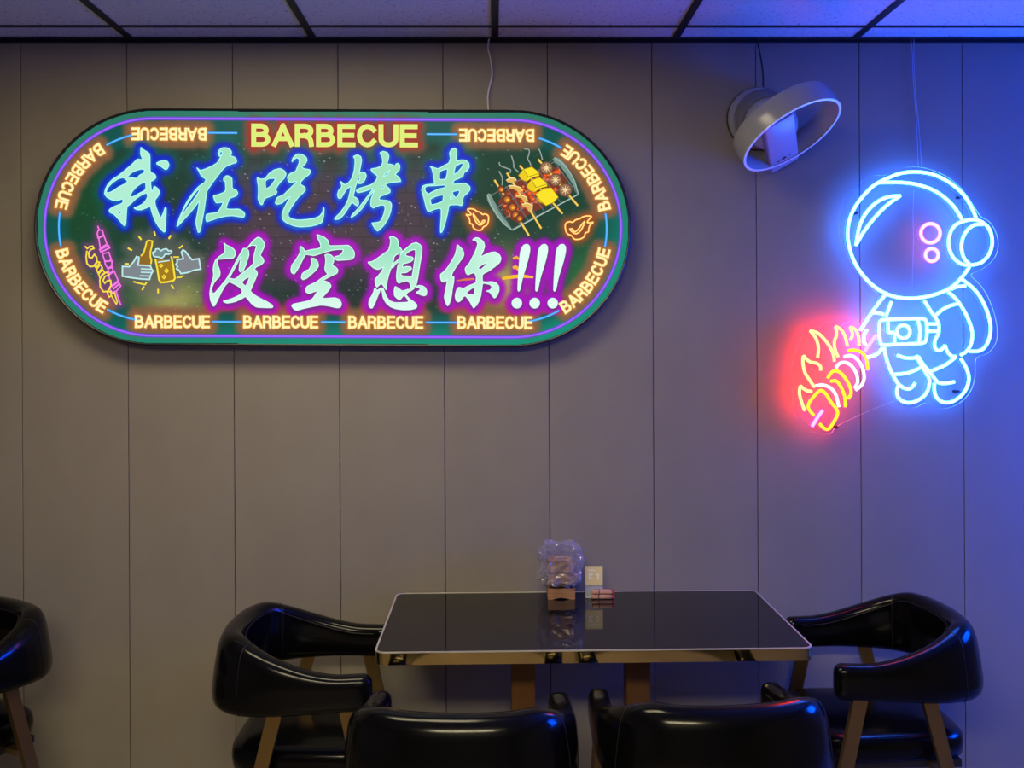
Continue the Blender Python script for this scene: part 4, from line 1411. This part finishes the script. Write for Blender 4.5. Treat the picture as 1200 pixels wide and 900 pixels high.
# ------------------------------------------------------------------ armchairs
def make_chair():
    t = empty('armchair')
    ctrl = [(0.205, -0.228), (0.13, -0.236), (0.03, -0.243), (-0.07, -0.236), (-0.15, -0.203), (-0.198, -0.13), (-0.214, 0.0),
            (-0.198, 0.13), (-0.15, 0.203), (-0.07, 0.236), (0.03, 0.243), (0.13, 0.236), (0.205, 0.228)]
    path = catmull([Vector((x, y, 0)) for x, y in ctrl], 5)
    n = len(path)
    NS = 20
    rings = []
    info = []
    for i, p in enumerate(path):
        a, b = path[max(i - 1, 0)], path[min(i + 1, n - 1)]
        tg = (b - a).normalized()
        nr = Vector((tg.y, -tg.x, 0))          # outward
        s = 1.0 - abs(2.0 * i / (n - 1) - 1.0)  # 0 at arm ends, 1 at the back
        e = min(max((s - 0.14) / 0.62, 0), 1)
        e = e * e * (3 - 2 * e)
        ztop = 0.692 + 0.092 * e
        zbot = 0.596 - 0.012 * e
        th = 0.056 + 0.020 * e
        lean = 0.030 * e
        info.append((p, nr, ztop, zbot, th, lean, tg))

    def ring(p, nr, ztop, zbot, th, lean, sc=1.0, shift=Vector((0, 0, 0))):
        zc, hh = (ztop + zbot) / 2, (ztop - zbot) / 2
        out = []
        for k in range(NS):
            an = 2 * math.pi * k / NS
            cx, cz = math.cos(an), math.sin(an)
            ex = math.copysign(abs(cx) ** 0.62, cx)
            ez = math.copysign(abs(cz) ** 0.55, cz)
            out.append(p + shift + nr * (ex * th * 0.5 * sc + lean * ez * 0.5 + lean * 0.3) + Vector((0, 0, zc + ez * (hh - th * 0.5 * (1 - sc)))))
        return out
    first, last = info[0], info[-1]
    for sc, d in ((0.25, 0.020), (0.62, 0.017), (0.88, 0.009)):
        rings.append(ring(*first[:6], sc=sc, shift=-first[6] * d))
    for inf in info:
        rings.append(ring(*inf[:6]))
    for sc, d in ((0.88, 0.009), (0.62, 0.017), (0.25, 0.020)):
        rings.append(ring(*last[:6], sc=sc, shift=last[6] * d))
    V, Fc = loft(rings)
    back = mesh('backrest', V, Fc, M_LEATHER, t, smooth=True, local=True)
    # stitched seam just under the outer top edge
    seam = []
    for inf in info[2:-2]:
        p, nr, ztop, zbot, th, lean, tg = inf
        seam.append(p + nr * (th * 0.5 * 0.955 + lean * 0.68) + Vector((0, 0, ztop - 0.021)))
    tube('stitched_seam', seam, 0.0016, M_STITCH, back, 6, local=True)
    # vertical seam where each arm joins the back
    for i in (18, n - 19):
        p, nr, ztop, zbot, th, lean, tg = info[i]
        rg = ring(p, nr, ztop, zbot, th * 1.01, lean)
        tube('joint_seam', rg, 0.0013, M_STITCH, back, 6, closed=True, local=True)
    # seat cushion
    def seat_ring(g, z):
        out = []
        for k in range(40):
            an = 2 * math.pi * k / 40
            cx, cy = math.cos(an), math.sin(an)
            ex = math.copysign(abs(cx) ** 0.42, cx)
            ey = math.copysign(abs(cy) ** 0.42, cy)
            wy = 0.205 + 0.015 * ex
            out.append((0.03 + ex * (0.215 + g), ey * (wy + g), z))
        return out
    V, Fc = loft([seat_ring(-0.012, 0.405), seat_ring(0.0, 0.412), seat_ring(0.003, 0.44), seat_ring(0.0, 0.463), seat_ring(-0.010, 0.474), seat_ring(-0.035, 0.479), seat_ring(-0.10, 0.482)])
    mesh('seat', V, Fc, M_LEATHER, t, smooth=True, local=True, autosmooth=70)
    box('seat_frame', -0.15, 0.21, -0.185, 0.185, 0.385, 0.406, M_DARK, t, local=True)
    # gold legs: flat bars running from the arm down to the floor
    for sy in (-1, 1):
        for xt, xb in ((0.155, 0.285), (-0.03, -0.185)):
            yt, yb = 0.238 * sy, 0.245 * sy
            a = Vector((xt, yt, 0.612))
            b = Vector((xb, yb, 0.0))
            hw, hd = 0.020, 0.010
            V = []
            for c_, w_ in ((b, 0.8), (a, 1.0)):
                V += [c_ + Vector((-hw * w_, -hd, 0)), c_ + Vector((hw * w_, -hd, 0)), c_ + Vector((hw * w_, hd, 0)), c_ + Vector((-hw * w_, hd, 0))]
            Fc = [(3, 2, 1, 0), (4, 5, 6, 7), (0, 1, 5, 4), (1, 2, 6, 5), (2, 3, 7, 6), (3, 0, 4, 7)]
            mesh('leg', V, Fc, M_GOLD, t, local=True)
    # bars that tie the legs of one side to the seat
    for xs_ in (0.187, -0.067):
        V, Fc = boxv(xs_ - 0.012, xs_ + 0.012, -0.238, 0.238, 0.388, 0.404)
        mesh('cross_bar', V, Fc, M_GOLD, t, local=True)
    return t


def copy_tree(o, parent=None):
    c = o.copy()
    COL.objects.link(c)
    c.parent = parent
    for ch in list(o.children):
        copy_tree(ch, c)
    return c


proto = make_chair()
SPOTS = [
    (-0.560, -0.405, 0.0, 'black leather armchair with gold legs left of the table, facing right'),
    (1.156, -0.365, 180.0, 'black leather armchair with gold legs right of the table, facing left'),
    (-0.080, -0.972, 87.0, 'black leather armchair in front of the table at left, its back to the viewer'),
    (0.505, -0.945, 94.0, 'black leather armchair in front of the table at right, its back to the viewer'),
    (-1.632, -0.335, 240.0, 'black leather armchair cut off by the left edge of the picture, close to the wall'),
]
children0 = list(proto.children)
for i, (x, y, a, lab) in enumerate(SPOTS):
    c = proto if i == 0 else copy_tree(proto)
    c.location = (x, y, 0)
    c.rotation_euler = (0, 0, R(a))
    tag(c, lab, 'chair', 'black leather armchairs with gold legs')

# ------------------------------------------------------------------ things on the table
BY = -0.115
bl, br = Wp(642, 703, BY), Wp(674, 703, BY)
kx, ks = (bl.x + br.x) / 2, (br.x - bl.x) / 2
holder = empty('wooden_napkin_box', (kx, BY + 0.04, TZ))
tag(holder, 'small honey wood napkin box under the plastic bag on the table', 'napkin box')
# box with a curved cut along its lower front edge
n = 10
fr_ = [(kx - ks, TZ + 0.0)] + [(kx - ks + 0.014 + (2 * ks - 0.028) * i / n, TZ + 0.005 * math.sin(math.pi * i / n)) for i in range(n + 1)] + [(kx + ks, TZ), (kx + ks, TZ + 0.034), (kx - ks, TZ + 0.034)]
V = [(x, BY, z) for x, z in fr_] + [(x, BY + 0.008, z) for x, z in fr_]
m_ = len(fr_)
Fc = [tuple(range(m_)), tuple(range(2 * m_ - 1, m_ - 1, -1))] + [(i, (i + 1) % m_, m_ + (i + 1) % m_, m_ + i) for i in range(m_)]
mesh('front_board', V, Fc, M_WOOD, holder)
box('side_board', kx - ks, kx - ks + 0.008, BY + 0.008, BY + 0.08, TZ, TZ + 0.034, M_WOOD, holder, 0.001)
box('side_board', kx + ks - 0.008, kx + ks, BY + 0.008, BY + 0.08, TZ, TZ + 0.034, M_WOOD, holder, 0.001)
box('back_board', kx - ks + 0.008, kx + ks - 0.008, BY + 0.072, BY + 0.08, TZ, TZ + 0.034, M_WOOD, holder, 0.001)
box('bottom_board', kx - ks + 0.008, kx + ks - 0.008, BY + 0.008, BY + 0.072, TZ + 0.006, TZ + 0.012, M_WOOD, holder, 0.001)


def crumpled(name, c, rx, ry, rz, m, parent, amp, freq, seed, p=0.55, nu=40, nv=26, flat=False, smooth=False):
    from mathutils import noise
    V, Fc = [], []
    off = Vector((seed * 7.1, seed * 3.3, seed))
    for j in range(nv + 1):
        ph = -math.pi / 2 + math.pi * j / nv
        for i in range(nu):
            th = 2 * math.pi * i / nu
            sx = math.copysign(abs(math.cos(ph)) ** p * abs(math.cos(th)) ** p, math.cos(th))
            sy = math.copysign(abs(math.cos(ph)) ** p * abs(math.sin(th)) ** p, math.sin(th))
            sz = math.copysign(abs(math.sin(ph)) ** p, math.sin(ph))
            d = Vector((sx * rx, sy * ry, sz * rz))
            q_ = d * freq + off
            k_ = noise.noise(q_) * 0.6 + (0.5 - 1.6 * abs(noise.noise(Vector((q_.x * 1.2, q_.y * 1.2, q_.z * 2.6))))) * 0.8 - 0.25 + 0.4 * noise.noise(q_ * 3.1)
            nrm = Vector((sx, sy, sz))
            d = d + nrm * amp * k_
            V.append(Vector(c) + d)
    for j in range(nv):
        for i in range(nu):
            k = (i + 1) % nu
            Fc.append((j * nu + i, j * nu + k, (j + 1) * nu + k, (j + 1) * nu + i))
    return mesh(name, V, Fc, m, parent, smooth=smooth)


bag_c = Wp(656.5, 667, BY + 0.035)
bag = empty('plastic_bag_of_napkins', (bag_c.x, bag_c.y, TZ + 0.035))
tag(bag, 'crumpled clear plastic bag of brown napkins standing on the wooden box', 'bag')
crumpled('plastic_film', (bag_c.x, bag_c.y, TZ + 0.108), 0.070, 0.052, 0.070, M_BAG, bag, 0.017, 36.0, 1.0, 0.5, 84, 60)
q1 = Wp(656, 661, BY + 0.03)
crumpled('napkin_bundle', (q1.x, q1.y, q1.z), 0.043, 0.03, 0.024, M_KRAFT, bag, 0.006, 40.0, 2.0, 0.35, 28, 18)
q2 = Wp(658, 687, BY + 0.028)
crumpled('napkin_bundle', (q2.x + 0.002, q2.y, TZ + 0.064), 0.050, 0.034, 0.018, M_KRAFT, bag, 0.012, 34.0, 3.0, 0.5, 28, 18)

cy_ = -0.095
c0, c1 = Wp(686, 697, cy_), Wp(706.2, 663.5, cy_)
card = empty('table_card', ((c0.x + c1.x) / 2, cy_, TZ))
tag(card, 'small gold card in a clear stand on the table beside the bag', 'card')
zc_ = c0.z + (c1.z - c0.z) * 0.34
box('card_sheet', c0.x, c1.x, cy_, cy_ + 0.002, zc_, c1.z, M_CARD, card)
box('acrylic_foot', c0.x, c1.x, cy_ - 0.012, cy_ + 0.03, TZ + 0.0005, TZ + 0.004, mat('frosted_clear_foot', (0.75, 0.75, 0.72), 0.15, trans=0.5), card, 0.001)
box('acrylic_riser', c0.x, c1.x, cy_ + 0.0022, cy_ + 0.005, TZ + 0.004, c1.z - 0.002, MATS['frosted_clear_foot'], card, 0.0008)
w_ = c1.x - c0.x
h_ = c1.z - zc_
geos = []
for dx, dz, ww, hh in ((0.20, 0.30, 0.09, 0.32), (0.30, 0.52, 0.13, 0.10), (0.30, 0.30, 0.13, 0.08), (0.58, 0.52, 0.16, 0.09), (0.70, 0.34, 0.09, 0.22), (0.60, 0.28, 0.12, 0.08), (0.16, 0.74, 0.5, 0.03), (0.16, 0.80, 0.36, 0.03)):
    geos.append(boxv(c0.x + w_ * dx, c0.x + w_ * (dx + ww), cy_ - 0.0008, cy_ - 0.0001, zc_ + h_ * dz, zc_ + h_ * (dz + hh)))
mesh('print_marks', *merge(geos), M_CARDW, card)
py_ = -0.118
for n_, (pa, pb, za, zb, lab, dz) in enumerate(((693, 720, 691.6, 697.2, 'lower peach packet with a red end lying beside the gold card', 0), (694, 720, 685.8, 691.2, 'upper peach packet with a red end stacked on the other one', 1))):
    a_, b_ = Wp(pa, za, py_), Wp(pb, zb, py_)
    hz = 0.0140
    z0 = TZ + 0.0004 + dz * (hz + 0.0004)
    pk = empty('packet', ((a_.x + b_.x) / 2, py_ + 0.01, z0))
    tag(pk, lab, 'packet', 'two peach packets by the gold card')
    L_ = b_.x - a_.x
    box('wrapper', a_.x, a_.x + L_ * 0.90, py_, py_ + 0.022, z0, z0 + hz, M_PACK, pk, 0.0045)
    box('end_cap', a_.x + L_ * 0.901, b_.x, py_ + 0.001, py_ + 0.021, z0 + 0.001, z0 + hz - 0.001, M_PACKR, pk, 0.001)
    box('stripe', a_.x + L_ * 0.30, a_.x + L_ * 0.34, py_ - 0.0004, py_ + 0.0224, z0 + 0.0002, z0 + hz + 0.0003, M_PACKD, pk)
